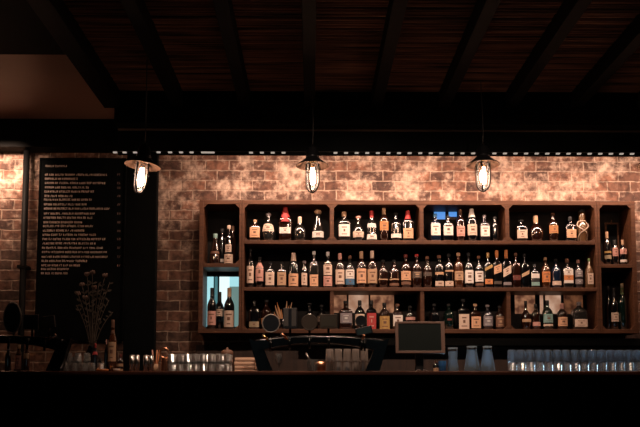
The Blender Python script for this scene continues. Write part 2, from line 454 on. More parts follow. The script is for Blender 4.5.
# ------------------------------------------------------------------ shelving units
def zs(py): return Z(py, YS, 420)
SB = YS+.285
def shelf_part(root, name, mb): return local(mb, name, root)
def brace(root, x, z, sx, sz, s=.036):
    shelf_part(root, 'corner_brace', MB().prism([(x, z), (x+sx*s, z), (x, z+sz*s)] if sx*sz > 0 else [(x, z), (x, z+sz*s), (x+sx*s, z)], YS+.004, YS+.024, M('shelf_wood')))
W = M('shelf_wood')
ZT0, ZT1 = zs(204.6), zs(200.4)
ZA0, ZA1 = zs(244.2), zs(240.3)      # under top row
ZM0, ZM1 = zs(291), zs(287.3)        # under middle row
ZL0, ZL1 = zs(333.2), zs(329)        # bottom board
ZS0, ZS1 = zs(267.4), zs(263.6)    # side units' middle board
xc0, xc1 = X(241.3, YS), X(599.5, YS)
T, TS = .037, .023       # dividers; outer panels where two units meet
def bays(root, xs, z0, z1, win=()):
    for i, (a, b) in enumerate(zip(xs, xs[1:])):
        for (x, sx) in ((a, 1), (b, -1)):
            for (z, sz) in ((z0, 1), (z1, -1)): brace(root, x+sx*T/2, z, sx, sz)

center = tag(empty('shelving_unit', ((xc0+xc1)/2, YS, ZL0)), 'wide middle wooden shelving unit with three rows of bottles on brick', 'shelf')
shelf_part(center, 'side_panel', MB().box(xc0, xc0+TS, YS, SB, ZL0, ZT1, W, .003))
shelf_part(center, 'side_panel', MB().box(xc1-TS, xc1, YS, SB, ZL0, ZT1, W, .003))
for a, b in ((ZT0, ZT1), (ZA0, ZA1), (ZM0, ZM1), (ZL0, ZL1)):
    shelf_part(center, 'shelf_board', MB().box(xc0+TS, xc1-TS, YS+.002, SB, a, b, W, .003))
dv = [X(332, YS), X(422.5, YS), X(509, YS)]
for x in dv:
    shelf_part(center, 'divider', MB().box(x-T/2, x+T/2, YS+.004, SB, ZA1, ZT0, W, .003))
    shelf_part(center, 'divider', MB().box(x-T/2, x+T/2, YS+.012, SB, ZL1, ZM0, W, .003))
xsb = [xc0+TS-T/2]+dv+[xc1-TS+T/2]
bays(center, xsb, ZA1, ZT0)
for i, (a, b) in enumerate(zip(xsb, xsb[1:])):
    for (x, sx) in ((a, 1), (b, -1)): brace(center, x+sx*T/2, ZL1, sx, 1)
bp = M('back_panel')
def win_px(px0, px1, py0, py1): 
    q0, q1 = at(px0, py1, SB), at(px1, py0, SB); return q0.x, q1.x, q0.z, q1.z
wb2 = win_px(333.5, 394, 293.5, 313); wb4 = win_px(515, 583, 293.5, 314); wbl = win_px(206.5, 241, 275, 327); wbt = win_px(433, 457, 209, 219.5)
def panel_with_hole(mb, x0, x1, z0, z1, h, mat):
    y0, y1 = SB, SB+.012
    a, b, c, d = max(h[0], x0), min(h[1], x1), max(h[2], z0), min(h[3], z1)
    if a > x0+1e-4: mb.box(x0, a, y0, y1, z0, z1, mat)
    if b < x1-1e-4: mb.box(b, x1, y0, y1, z0, z1, mat)
    if c > z0+1e-4: mb.box(a, b, y0, y1, z0, c, mat)
    if d < z1-1e-4: mb.box(a, b, y0, y1, d, z1, mat)
mb = MB()
mb.box(xc0, dv[1], SB, SB+.012, ZA0, ZT1, bp); panel_with_hole(mb, dv[1], dv[2], ZA0, ZT1, wbt, bp); mb.box(dv[2], xc1, SB, SB+.012, ZA0, ZT1, bp)
mb.box(xc0, xc1, SB, SB+.012, ZM0, ZA0, bp)
mb.box(xc0, dv[0], SB, SB+.012, ZL0, ZM0, bp); panel_with_hole(mb, dv[0], dv[1], ZL0, ZM0, wb2, bp)
mb.box(dv[1], dv[2], SB, SB+.012, ZL0, ZM0, bp); panel_with_hole(mb, dv[2], xc1, ZL0, ZM0, wb4, bp)
shelf_part(center, 'back_panel', mb)

def side_unit(x0, x1, label, hole=None):
    ta, tb = (.04, TS) if x1 < xc0 else (TS, .04)
    u = tag(empty('shelving_unit', ((x0+x1)/2, YS, ZL0)), label, 'shelf')
    shelf_part(u, 'side_panel', MB().box(x0, x0+ta, YS, SB, ZL0, ZT1, W, .003))
    shelf_part(u, 'side_panel', MB().box(x1-tb, x1, YS, SB, ZL0, ZT1, W, .003))
    for a, b in ((ZT0, ZT1), (ZS0, ZS1), (ZL0, ZL1)):
        shelf_part(u, 'shelf_board', MB().box(x0+ta, x1-tb, YS+.002, SB, a, b, W, .003))
    for z0, z1 in ((ZS1, ZT0), (ZL1, ZS0)):
        for (x, sx) in ((x0+ta, 1), (x1-tb, -1)):
            for z, sz in ((z0, 1), (z1, -1)):
                if z1 == ZS0 and sz < 0: continue
                brace(u, x, z, sx, sz)
    mb = MB(); mb.box(x0, x1, SB, SB+.012, ZS0, ZT1, bp)
    if hole: panel_with_hole(mb, x0, x1, ZL0, ZS0, hole, bp)
    else: mb.box(x0, x1, SB, SB+.012, ZL0, ZS0, bp)
    shelf_part(u, 'back_panel', mb)
    return u
side_unit(X(198.3, YS), xc0-.002, 'narrow left shelving unit of two tall cells on the brick', wbl)
side_unit(xc1+.002, X(638, YS), 'narrow right shelving unit holding a small picture frame')

# glowing panes behind some cells stand in for bright reflections
def reflection_glow(n, rect, panes, label, mull=()):
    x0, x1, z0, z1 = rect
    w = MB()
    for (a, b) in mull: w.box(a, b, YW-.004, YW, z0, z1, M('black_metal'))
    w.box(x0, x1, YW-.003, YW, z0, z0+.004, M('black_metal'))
    o = structure(w.build('glow_%d' % n), label, 'glow')
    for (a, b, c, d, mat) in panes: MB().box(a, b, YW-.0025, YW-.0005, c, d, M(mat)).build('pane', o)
def fx(r, t): return r[0]+(r[1]-r[0])*t
def fz(r, t): return r[2]+(r[3]-r[2])*t
emissive('pane_teal', (.45, .86, .92), .62); emissive('glow_pale', (.72, .92, .94), .85); emissive('glow_deep', (.10, .30, .33), .42)
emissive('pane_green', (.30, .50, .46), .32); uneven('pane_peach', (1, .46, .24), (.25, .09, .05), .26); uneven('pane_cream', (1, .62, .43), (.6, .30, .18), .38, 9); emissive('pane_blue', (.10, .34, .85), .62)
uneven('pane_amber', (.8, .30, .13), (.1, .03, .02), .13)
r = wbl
reflection_glow(3, r, [(fx(r, .0), fx(r, .20), r[2], fz(r, .97), 'pane_teal'), (fx(r, .20), fx(r, .36), r[2], fz(r, .97), 'glow_deep'),
                  (fx(r, .36), fx(r, .66), r[2], fz(r, .97), 'glow_pale'), (fx(r, .66), fx(r, 1), r[2], fz(r, .78), 'pane_green'), (fx(r, .66), fx(r, 1), fz(r, .78), fz(r, .97), 'pane_teal')],
           'bright teal reflection built as a window seen through left lower cell', [(fx(r, .19), fx(r, .22)), (fx(r, .31), fx(r, .36))])
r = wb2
reflection_glow(4, r, [(fx(r, 0), fx(r, .22), r[2], r[3], 'pane_peach'), (fx(r, .25), fx(r, .58), r[2], r[3], 'pane_cream'), (fx(r, .61), fx(r, 1), r[2], r[3], 'pane_peach')],
           'warm peach reflection built as a glow behind the bottles in the lower row, middle-left', [(fx(r, .22), fx(r, .25)), (fx(r, .58), fx(r, .61))])
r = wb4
reflection_glow(5, r, [(fx(r, 0), fx(r, .3), r[2], r[3], 'pane_peach'), (fx(r, .37), fx(r, .42), r[2], r[3], 'pane_cream'), (fx(r, .45), fx(r, .68), r[2], r[3], 'pane_cream'), (fx(r, .72), fx(r, 1), r[2], r[3], 'pane_amber')],
           'warm peach reflection built as a glow behind the bottles in the lower row, right', [(fx(r, .3), fx(r, .37)), (fx(r, .42), fx(r, .45)), (fx(r, .68), fx(r, .72))])
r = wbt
reflection_glow(6, r, [(fx(r, .05), fx(r, .52), fz(r, .05), fz(r, .95), 'pane_blue'), (fx(r, .66), fx(r, 1), fz(r, .3), fz(r, .95), 'pane_blue')],
           'small blue reflection built as glowing panes in the top row behind white labels', [(fx(r, .0), fx(r, .05)), (fx(r, .52), fx(r, .66))])

# ------------------------------------------------------------------ bottles
# profile: (radius fraction, height fraction)
SH = {
 'std':   ([(.9, 0), (1, .015), (1, .56), (.97, .61), (.80, .68), (.50, .74), (.36, .78), (.33, .86), (.33, .95)], 2),
 'tall':  ([(.9, 0), (1, .012), (1, .62), (.93, .67), (.60, .75), (.40, .79), (.36, .86), (.36, .95)], 2),
 'wine':  ([(.9, 0), (1, .012), (1, .54), (.95, .60), (.75, .67), (.45, .74), (.38, .80), (.36, .95)], 2),
 'square':([(.93, 0), (1, .015), (1, .60), (.96, .645), (.75, .70), (.42, .735), (.34, .78), (.33, .95)], 5),
 'squat': ([(.9, 0), (1, .02), (1, .58), (.96, .65), (.78, .73), (.42, .79), (.28, .83), (.26, .95)], 4),
 'round': ([(.7, 0), (.82, .03), (.98, .2), (1, .32), (.95, .44), (.78, .55), (.48, .64), (.30, .70), (.27, .95)], 2),
 'taper': ([(.92, 0), (1, .02), (.98, .25), (.80, .45), (.58, .62), (.42, .74), (.36, .82), (.36, .95)], 2),
 'slim':  ([(.9, 0), (1, .01), (1, .60), (.9, .68), (.6, .76), (.46, .81), (.46, .95)], 2),
 'bell':  ([(.85, 0), (1, .02), (1, .12), (.9, .30), (.92, .46), (.84, .56), (.55, .66), (.38, .72), (.34, .95)], 2),
 'lantern':([(.95, 0), (1, .02), (1, .50), (1.02, .52), (.8, .62), (.55, .72), (.32, .80), (.24, .95)], 6),
}
def prof_r(prof, t):
    for (r0, a), (r1, b) in zip(prof, prof[1:]):
        if a <= t <= b: return r0+(r1-r0)*(t-a)/max(b-a, 1e-6)
    return prof[-1][0]
def sect(a, r, rmax, n, dy):
    t = max(0., min(1., (r/rmax-.45)/.35)); ne = 2+(n-2)*t*t*(3-2*t); dd = 1+(dy-1)*t
    ca, sa = math.cos(a), math.sin(a)
    q = (abs(ca)**ne+abs(sa)**ne)**(-1/ne) if ne > 2.01 else 1.
    return r*q*ca, r*q*sa*dd
rl = random.Random(5)
def bottle(loc, r, h, shape, glass, cap, labels, label, group, capl=.09, name='spirit_bottle', cat='bottle', marks=True, stopper=False):
    """labels: (bottom fraction, top fraction, paper, half angle in degrees, slant)"""
    prof, n = SH[shape]; dy = .82 if n > 2 else 1.
    root = tag(empty(name, loc), label, cat, group)
    pr = []
    for (a, b), (c, d) in zip(prof, prof[1:]):
        pr += [(a*r, b*h), ((a+c)/2*r, (b+d)/2*h)]
    pr.append((prof[-1][0]*r, prof[-1][1]*h))
    MB().lathe(pr, M(glass), 24, n, dy=dy).build('body', root)
    rc = prof[-1][0]*r*1.12
    if stopper:
        MB().lathe([(rc*.9, h*(1-capl)), (rc*1.0, h*(1-capl)+.004), (rc*1.35, h*(1-capl*.7)), (rc*1.5, h*(1-capl*.4)), (rc*1.1, h*.985), (rc*.4, h)], paper(cap), 16).build('stopper', root)
    else:
        k0 = 1-capl; rb = prof_r(prof, k0)*r*1.10
        MB().lathe([(rb, h*k0), (max(rc, rb*.9), h*(k0+.02)), (rc, h*.93), (rc, h*.993), (rc*.85, h)], paper(cap), 16).build('cap', root)
    for li, (t0, t1, pm, half, slant) in enumerate(labels):
        mb = MB(); rows, cols = 5, 11
        def pt(u, v, off):
            a = -PI/2+math.radians(half)*(2*u-1); t = t0+(t1-t0)*v+slant*(u-.5)
            rr = prof_r(prof, max(0, min(.95, t)))*r
            x, y_ = sect(a, rr, r, n, dy); l = math.hypot(x, y_)
            return (x*(1+off/l), y_*(1+off/l), t*h)
        mb.strip([[pt(i/(cols-1), j/(rows-1), .0014) for i in range(cols)] for j in range(rows)], paper(pm))
        for u in (0, 1): mb.strip([[pt(u, j/(rows-1), 0), pt(u, j/(rows-1), .0014)] for j in range(rows)], paper(pm))
        for v in (0, 1): mb.strip([[pt(i/(cols-1), v, 0), pt(i/(cols-1), v, .0014)] for i in range(cols)], paper(pm))
        if marks and (t1-t0)*h > .045:
            ink = paper({'black': 'gold', 'dim': 'tan', 'brown': 'tan', 'red': 'pink', 'grey': 'silver'}.get(pm, 'brown'))
            for (v0, v1, hw) in ((.72, .80, rl.uniform(.18, .32)), (.40, .60, rl.uniform(.06, .16)), (.16, .22, rl.uniform(.15, .34))):
                mb.strip([[pt(.5+hw*(2*i/4-1), v, .0021) for i in range(5)] for v in (v0, v1)], ink)
        mb.build('paper_label', root, recalc=False)
    return root

ORD = ['first', 'second', 'third', 'fourth', 'fifth', 'sixth', 'seventh', 'eighth', 'ninth', 'tenth', 'eleventh', 'twelfth', 'thirteenth', 'fourteenth',
       'fifteenth', 'sixteenth', 'seventeenth', 'eighteenth', 'nineteenth', 'twentieth', 'twenty-first', 'twenty-second', 'twenty-third', 'twenty-fourth',
       'twenty-fifth', 'twenty-sixth', 'twenty-seventh', 'twenty-eighth', 'twenty-ninth', 'thirtieth', 'thirty-first', 'thirty-second', 'thirty-third', 'thirty-fourth']
def row(items, zbase, group, where, Y=YS+.1, ztop=None):
    ztop = ztop or {ZA1: ZT0, ZM1: ZA0, ZL1: ZM0, ZS1: ZT0}[zbase]
    items = sorted(items, key=lambda q: q['x'])
    xs = [X(q['x'], Y+q.get('dy', 0)) for q in items]
    for i, q in enumerate(items):
        yy = Y+q.get('dy', 0)
        r = q['w']/2*yy/F
        for j in (i-1, i+1):
            if 0 <= j < len(items) and abs(items[j].get('dy', 0)-q.get('dy', 0)) < .05: r = min(r, abs(xs[j]-xs[i])*.485)
        h = min(at(q['x'], q['t'], yy).z-zbase, ztop-zbase-.006)
        lb = []
        for l in q.get('l', []):
            y0, y1, pm = l[0], l[1], l[2]
            half = l[3] if len(l) > 3 else (62 if SH[q['s']][1] == 2 else 43)
            sl = l[4] if len(l) > 4 else 0
            zb, zt = at(q['x'], y1, yy-r).z-zbase, at(q['x'], y0, yy-r).z-zbase
            lb.append((max(.02, zb/h), min(.94, zt/h), pm, half, sl))
        bottle((xs[i], yy, zbase+.0006), r, h, q['s'], q['g'], q.get('c', 'black'), lb, '%s, %s from left %s' % (q['d'], ORD[i], where), group,
               q.get('cl', .09), q.get('n', 'spirit_bottle'), q.get('cat', 'bottle'), stopper=q.get('st', False))
def B(x, t, w, s, g, c, l, d, **k): return dict(x=x, t=t, w=w, s=s, g=g, c=c, l=l, d=d, **k)

row([
 B(254.5, 220, 12, 'squat', 'glass_brown', 'tan', [(227, 237, 'peach')], 'squat brown bottle with peach label', cl=.12),
 B(268, 213, 14, 'round', 'glass_clear', 'grey', [(223, 231, 'cream')], 'round clear decanter with cream label', st=True, cl=.13, n='decanter'),
 B(285, 206, 13, 'square', 'glass_brown', 'red', [(227, 233, 'white')], 'dark bottle dipped in red wax', cl=.45),
 B(299.7, 217, 13, 'round', 'glass_clear', 'cream', [], 'round smoky bottle with pale neck', cl=.26),
 B(318, 210, 13, 'taper', 'glass_clear', 'tan', [(231, 237, 'white')], 'tapered clear bottle with low white label', st=True, cl=.14),
], ZA1, 'bottles in the top row', 'in the first top-row bay')
row([
 B(344.3, 212, 13, 'square', 'glass_clear', 'tan', [(224, 236, 'white')], 'square bottle with big white label and cork', cl=.16),
 B(358.5, 216, 12, 'round', 'glass_clear', 'pink', [(231, 237, 'cream')], 'small round flask with cream label', st=True, cl=.12),
 B(372, 211, 11, 'bell', 'glass_clear', 'red', [(234, 239, 'white'), (223, 227, 'silver')], 'waisted silver bottle with red neck', cl=.22),
 B(384.5, 208, 9.5, 'tall', 'glass_brown', 'tan', [(221, 230, 'amber')], 'slim brown bottle with amber label', cl=.2),
 B(396.5, 213, 11.5, 'std', 'glass_black', 'black', [(233.5, 237.5, 'white')], 'black bottle with narrow white band'),
 B(408.5, 211, 11.5, 'square', 'glass_black', 'red', [(228, 238, 'peach')], 'black bottle with peach label and red neck', cl=.28),
], ZA1, 'bottles in the top row', 'in the second top-row bay')
row([
 B(436, 214, 11, 'square', 'glass_blue', 'blue', [(223.5, 235, 'white')], 'square bottle with white label and blue neck', cl=.12),
 B(448.7, 216, 11, 'square', 'glass_black', 'black', [(223, 235, 'white')], 'square black-capped bottle with white label'),
 B(461.5, 210, 9, 'tall', 'glass_brown', 'brown', [(226, 236, 'pink')], 'slim brown bottle with pinkish label', cl=.16),
 B(473, 209, 10.5, 'tall', 'glass_black', 'white', [(224, 235, 'cream')], 'dark bottle with white capsule and cream label', cl=.26),
 B(485.7, 215, 11, 'square', 'glass_grey', 'grey', [(225.5, 236, 'white')], 'grey-necked bottle with square white label'),
 B(496.3, 217, 7.5, 'slim', 'glass_black', 'black', [], 'thin black unlabelled bottle'),
], ZA1, 'bottles in the top row', 'in the third top-row bay')
row([
 B(522.5, 220, 12.5, 'squat', 'glass_black', 'black', [(229.5, 238, 'cream')], 'squat black bottle with wide cream label', st=True, cl=.1),
 B(537.5, 216, 15.5, 'round', 'glass_brown', 'tan', [], 'round bellied dark bottle with tan neck', cl=.28),
 B(554.8, 213, 10, 'std', 'glass_brown', 'brown', [(225, 233, 'amber')], 'brown bottle with amber label'),
 B(572, 217, 11, 'square', 'glass_black', 'black', [(229, 237.5, 'peach')], 'black bottle with peach label', cl=.14),
], ZA1, 'bottles in the top row', 'in the fourth top-row bay')

row([
 B(250.2, 248, 7.6, 'tall', 'glass_black', 'black', [(266, 283, 'cream')], 'dark bottle with tall cream label'),
 B(259.5, 257, 8.6, 'tall', 'glass_black', 'black', [(262, 281, 'pink')], 'dark bottle with ragged pink label'),
 B(270, 262, 10, 'square', 'glass_black', 'black', [(272, 285, 'cream')], 'short square bottle with cream label'),
 B(281.7, 262, 10, 'square', 'glass_black', 'black', [(272, 285, 'tan')], 'short square bottle with tan label'),
 B(293.4, 253, 10.5, 'tall', 'glass_black', 'cream', [(273.5, 286, 'peach')], 'black bottle with cream capsule and peach label', cl=.24),
 B(304.3, 261, 7, 'slim', 'glass_black', 'grey', [(273, 285, 'cream', 50)], 'small slim bottle with cream label'),
 B(314, 251.5, 10, 'square', 'glass_clear', 'silver', [(274.5, 286, 'peach')], 'square bottle with silver cap and peach label'),
 B(327.8, 252, 9.5, 'tall', 'glass_black', 'silver', [(262, 275, 'cream'), (276, 286, 'pink')], 'bottle with stacked cream and pink labels', cl=.12),
 B(340, 253.5, 10, 'tall', 'glass_brown', 'pink', [(269.5, 284, 'cream')], 'brown bottle with pink capsule and cream label', cl=.18),
 B(350, 256, 10, 'std', 'glass_clear', 'brown', [(269.5, 278.5, 'white'), (278.5, 284.5, 'blue')], 'bottle with white and blue label'),
 B(361.5, 251.5, 10.5, 'std', 'glass_brown', 'tan', [(268.5, 283, 'peach')], 'brown bottle with tan capsule and orange label', cl=.2),
 B(372.3, 251, 10.5, 'std', 'glass_brown', 'cream', [(269, 283, 'tan')], 'brown bottle with cream capsule and tan label', cl=.2),
 B(383.2, 260, 10.5, 'std', 'glass_brown', 'black', [(278.8, 279.8, 'tan')], 'dark brown bottle with hairline tan band'),
 B(394.2, 260, 10.5, 'std', 'glass_brown', 'black', [(278.6, 279.8, 'tan'), (283, 285.5, 'brown')], 'dark brown bottle with faint brown bands'),
 B(406, 254.5, 11, 'std', 'glass_brown', 'darkred', [(271, 280, 'peach'), (281.5, 284.5, 'brown')], 'brown bottle with wide peach label', cl=.1),
 B(417, 254.5, 10.5, 'std', 'glass_brown', 'red', [(271, 278, 'dim')], 'dark brown bottle with small red cap', cl=.07),
 B(427.7, 256.5, 9.5, 'std', 'glass_brown', 'brown', [(272, 276, 'dim')], 'plain dark brown bottle'),
 B(439.5, 255.5, 9.5, 'tall', 'glass_black', 'brown', [(272, 274.6, 'tan'), (281, 286, 'cream')], 'black bottle with tan and cream bands'),
 B(449.3, 254, 9.2, 'tall', 'glass_black', 'black', [(270, 271.6, 'tan'), (281, 286, 'cream')], 'black bottle with low cream band'),
 B(459, 253, 10, 'tall', 'glass_amber', 'tan', [(271, 280, 'tan')], 'amber bottle with tan label'),
 B(469.2, 253, 9.5, 'std', 'glass_black', 'black', [(270, 283, 'white')], 'black bottle with white label and dark crest'),
 B(479.3, 256, 10, 'std', 'glass_black', 'brown', [(271, 281.5, 'white'), (283, 285.5, 'brown')], 'dark bottle with squarish white label'),
 B(488.6, 253, 9, 'square', 'glass_black', 'gold', [(266, 269, 'gold', 43, .10), (279, 284, 'orange')], 'square black bottle with slanting gold band', cl=.14),
 B(497.6, 250.5, 9, 'square', 'glass_black', 'orange', [(265, 273, 'peach', 43, .07), (281, 284, 'dim')], 'square black bottle with orange capsule, slanted peach label', cl=.2),
 B(507, 250, 9.5, 'square', 'glass_black', 'orange', [(267, 275, 'cream', 43, .11), (282, 285, 'grey')], 'square black bottle with orange capsule, slanted cream label', cl=.22),
 B(516.5, 253, 9.2, 'square', 'glass_brown', 'brown', [(275, 280, 'darkred')], 'dark square bottle with dark red label'),
 B(525.3, 254, 9, 'square', 'glass_black', 'black', [(272, 275.5, 'tan', 43, .1)], 'square black bottle with slanting tan band'),
 B(535, 264, 10.5, 'square', 'glass_black', 'black', [(273.5, 278, 'white'), (278, 282, 'black'), (282, 285.5, 'teal')], 'short bottle with white and teal label'),
 B(546.2, 257.5, 9, 'std', 'glass_amber', 'tan', [(271.5, 282, 'orange')], 'amber bottle with orange label'),
 B(556.6, 259, 10, 'std', 'glass_blue', 'black', [(281, 285, 'cream')], 'blue-black bottle with low cream band'),
 B(568, 259, 11, 'square', 'glass_clear', 'brown', [(269, 275, 'white'), (275, 280, 'orange'), (280, 283, 'white')], 'square bottle with white and orange label', cl=.14),
 B(579, 260, 8.6, 'std', 'glass_grey', 'pink', [(270, 277, 'grey'), (279, 284, 'grey')], 'patterned grey bottle with pink cap', cl=.12),
 B(590, 258.5, 8, 'lantern', 'glass_gold', 'green', [(273, 284, 'cream', 36)], 'lantern-shaped beige bottle', cl=.1, dy=-.04),
], ZM1, 'bottles on the long middle shelf', 'on the middle shelf')

row([
 B(254.5, 301, 13, 'squat', 'glass_black', 'black', [(321.5, 327, 'khaki')], 'squat black bottle with low khaki label'),
 B(266.5, 300, 11, 'std', 'glass_brown', 'black', [(318, 324, 'amber')], 'brown bottle with amber label'),
 B(309.5, 303, 12, 'round', 'glass_black', 'black', [], 'round black unlabelled bottle', st=True),
 B(321.5, 305, 10, 'std', 'glass_black', 'black', [(316, 322, 'dim')], 'dark bottle with dim label'),
], ZL1, 'bottles in the bottom row', 'in first bottom-row bay')
row([
 B(345.8, 301, 14, 'square', 'glass_brown', 'black', [(313, 323, 'grey')], 'broad bottle with grey label of dark lettering'),
 B(359.7, 300.5, 10.5, 'std', 'glass_black', 'black', [(314, 325, 'cream')], 'black-capped bottle with cream label', cl=.16),
 B(371.2, 300.5, 10.5, 'square', 'glass_black', 'black', [(313, 329, 'red')], 'bottle with tall red label', cl=.16),
 B(384.3, 303, 11, 'std', 'glass_brown', 'black', [(316, 329, 'gold')], 'brown bottle with golden oval label', cl=.12),
 B(397.4, 304, 11, 'square', 'glass_brown', 'brown', [(315, 326, 'white')], 'brown bottle with white label above the monitor', cl=.1),
 B(410, 306, 10.5, 'std', 'glass_black', 'black', [(317, 320, 'pink')], 'black bottle with narrow pink band'),
], ZL1, 'bottles in the bottom row', 'in second bottom-row bay')
row([
 B(434, 304, 10.5, 'std', 'glass_black', 'black', [], 'plain black bottle'),
 B(448.5, 304, 10.5, 'std', 'glass_green', 'black', [(318.5, 320.5, 'darkred', 25)], 'dark green bottle with small red spot'),
 B(463, 299, 12, 'square', 'glass_black', 'black', [(314, 329, 'cream')], 'square bottle with big cream label'),
 B(475, 304, 10.8, 'square', 'glass_brown', 'tan', [(316.5, 328, 'peach')], 'square brown bottle with peach label'),
 B(487.3, 305, 10.5, 'std', 'glass_grey', 'grey', [(316, 326, 'grey')], 'bottle with grey lettered label'),
 B(499.3, 306, 9.5, 'std', 'glass_brown', 'black', [(316, 327, 'brown')], 'bottle with brown label'),
], ZL1, 'bottles in the bottom row', 'in third bottom-row bay')
row([
 B(525.5, 301, 11, 'round', 'glass_brown', 'black', [(319, 322, 'tan')], 'dark rounded bottle with thin tan band', cl=.14),
 B(535.5, 304, 8.6, 'std', 'glass_brown', 'black', [(322, 326, 'pink')], 'short brown bottle with low pink label', cl=.14),
 B(547, 300.5, 10.5, 'std', 'glass_green', 'black', [(314, 322.5, 'teal'), (324, 326, 'cream')], 'dark green bottle with pale teal label', cl=.16),
 B(561.5, 303.5, 10.5, 'std', 'glass_brown', 'pink', [(317, 326, 'peach')], 'brown bottle with pink capsule, peach label', cl=.22),
 B(578.7, 302, 15.5, 'squat', 'glass_clear', 'grey', [(319, 326.5, 'cream')], 'wide squat bottle with cream label', cl=.14),
], ZL1, 'bottles in the bottom row', 'in fourth bottom-row bay')
# side cells
row([
 B(214.6, 234, 11, 'taper', 'glass_brown', 'teal', [(251, 253.2, 'brown')], 'tapered dark bottle with brown band', cl=.14),
 B(221.5, 229, 8, 'slim', 'glass_black', 'black', [(259, 262, 'white')], 'thin black bottle', cl=.1, dy=.08),
 B(228.3, 225.5, 9.5, 'tall', 'glass_black', 'cream', [(244.5, 252, 'cream', 40), (254, 263, 'cream')], 'tall dark bottle with two cream labels', cl=.1),
 B(232.3, 226, 6, 'slim', 'glass_brown', 'brown', [], 'thin brown bottle', cl=.14, dy=.08),
], ZS1, 'bottles in the upper left cell', 'in upper left cell')
row([
 B(212, 288, 9.4, 'wine', 'glass_black', 'black', [(311, 325, 'pink')], 'black bottle with pinkish label', n='wine_bottle', cl=.22),
 B(219.6, 292, 9.5, 'wine', 'glass_black', 'black', [(309, 316, 'cream')], 'black bottle with higher cream label', n='wine_bottle', cl=.24, dy=.085),
 B(229.3, 288, 10.5, 'wine', 'glass_black', 'tan', [(310.5, 327, 'cream')], 'black bottle with tan capsule, tall cream label', n='wine_bottle', cl=.22),
], ZL1, 'bottles in the lower left cell', 'in lower left cell', ztop=ZS0)
row([
 B(608.7, 232, 8.4, 'tall', 'glass_black', 'tan', [(251, 253, 'gold'), (255, 259, 'khaki')], 'dark bottle with gold bands', cl=.2),
 B(616.3, 240, 6.4, 'slim', 'glass_black', 'black', [(247.5, 256, 'pink')], 'slim black bottle with pink label', cl=.2),
 B(624.3, 240, 8.2, 'std', 'glass_black', 'tan', [(248.5, 254, 'pink'), (259.5, 262, 'white')], 'dark bottle with pink and white labels', cl=.2),
], ZS1, 'bottles in the upper right cell', 'in upper right cell')
row([
 B(608.5, 286, 7.4, 'wine', 'glass_black', 'black', [], 'plain black bottle', n='wine_bottle', dy=.085),
 B(613.8, 288, 10.5, 'wine', 'glass_black', 'black', [(312.5, 321.5, 'cream')], 'black bottle with cream label', n='wine_bottle', cl=.2),
 B(622.3, 283.5, 9.0, 'wine', 'glass_green', 'khaki', [(287.5, 294, 'green', 170)], 'green bottle with pale green foil', n='wine_bottle', cl=.1),
], ZL1, 'bottles in the lower right cell', 'in lower right cell', ztop=ZS0)

# tied decanter at the right end of the top row
yy = YS+.1; r0 = 5.9*yy/F; hz = at(584, 209.5, yy).z-ZA1
dc = tag(empty('decanter', (X(584, yy), yy, ZA1+.0006)), 'golden bulbous decanter tied with crossed cords, right end of top row', 'decanter', None)
pr = [(.62, 0), (.72, .03), (.70, .10), (.86, .25), (1, .42), (.96, .52), (.62, .62), (.50, .66), (.58, .72), (.60, .80), (.54, .90)]
MB().lathe([(a*r0, b*hz) for a, b in pr], M('glass_gold'), 20).build('body', dc)
MB().lathe([(.56*r0, hz*.90), (.60*r0, hz*.93), (.5*r0, hz*.98), (.2*r0, hz)], paper('black'), 16).build('cap', dc)
for s in (-1, 1):
    pts = []
    for i in range(15):
        t = i/14; a = -PI/2+s*math.radians(85)*math.cos(PI*t)
        zz = .06+.56*t; rr = prof_r(pr, zz)*r0+.004
        pts.append((rr*math.cos(a), rr*math.sin(a), zz*hz))
    MB().tube(pts, .0042, paper('cream'), 6).build('cord', dc)
MB().tube([(prof_r(pr, .63)*r0*1.04*math.cos(2*PI*i/20), prof_r(pr, .63)*r0*1.04*math.sin(2*PI*i/20), .63*hz) for i in range(20)], .006, paper('cream'), 6, closed=True).build('cord', dc)

# small picture frame in the upper right cell
q0, q1 = at(606.5, 258, SB-.07), at(619, 222.5, SB-.07)
pf = tag(empty('picture_frame', ((q0.x+q1.x)/2, SB-.05, ZS1+.0006)), 'thin wooden picture frame leaning at back of upper right cell', 'picture frame')
wv = (q1.x-q0.x); hv = q1.z-ZS1; fw = .014
MB().box(-wv/2, -wv/2+fw, -.01, .01, 0, hv, M('shelf_wood')).box(wv/2-fw, wv/2, -.01, .01, 0, hv, M('shelf_wood')).box(-wv/2+fw, wv/2-fw, -.01, .01, hv-fw, hv, M('shelf_wood')).box(-wv/2+fw, wv/2-fw, -.01, .01, 0, fw, M('shelf_wood')).build('frame', pf)
MB().box(-wv/2+fw, wv/2-fw, 0, .008, fw, hv-fw, M('slate')).build('picture', pf)
MB().tube([(-.004, .0, hv), (-.004, 0, hv+.03), (.004, 0, hv+.03), (.004, 0, hv)], .003, M('brass'), 6).build('hanging_loop', pf)
# small round tin beside the tall bottle in the left cell
q = at(237.5, 236, YS+.2)

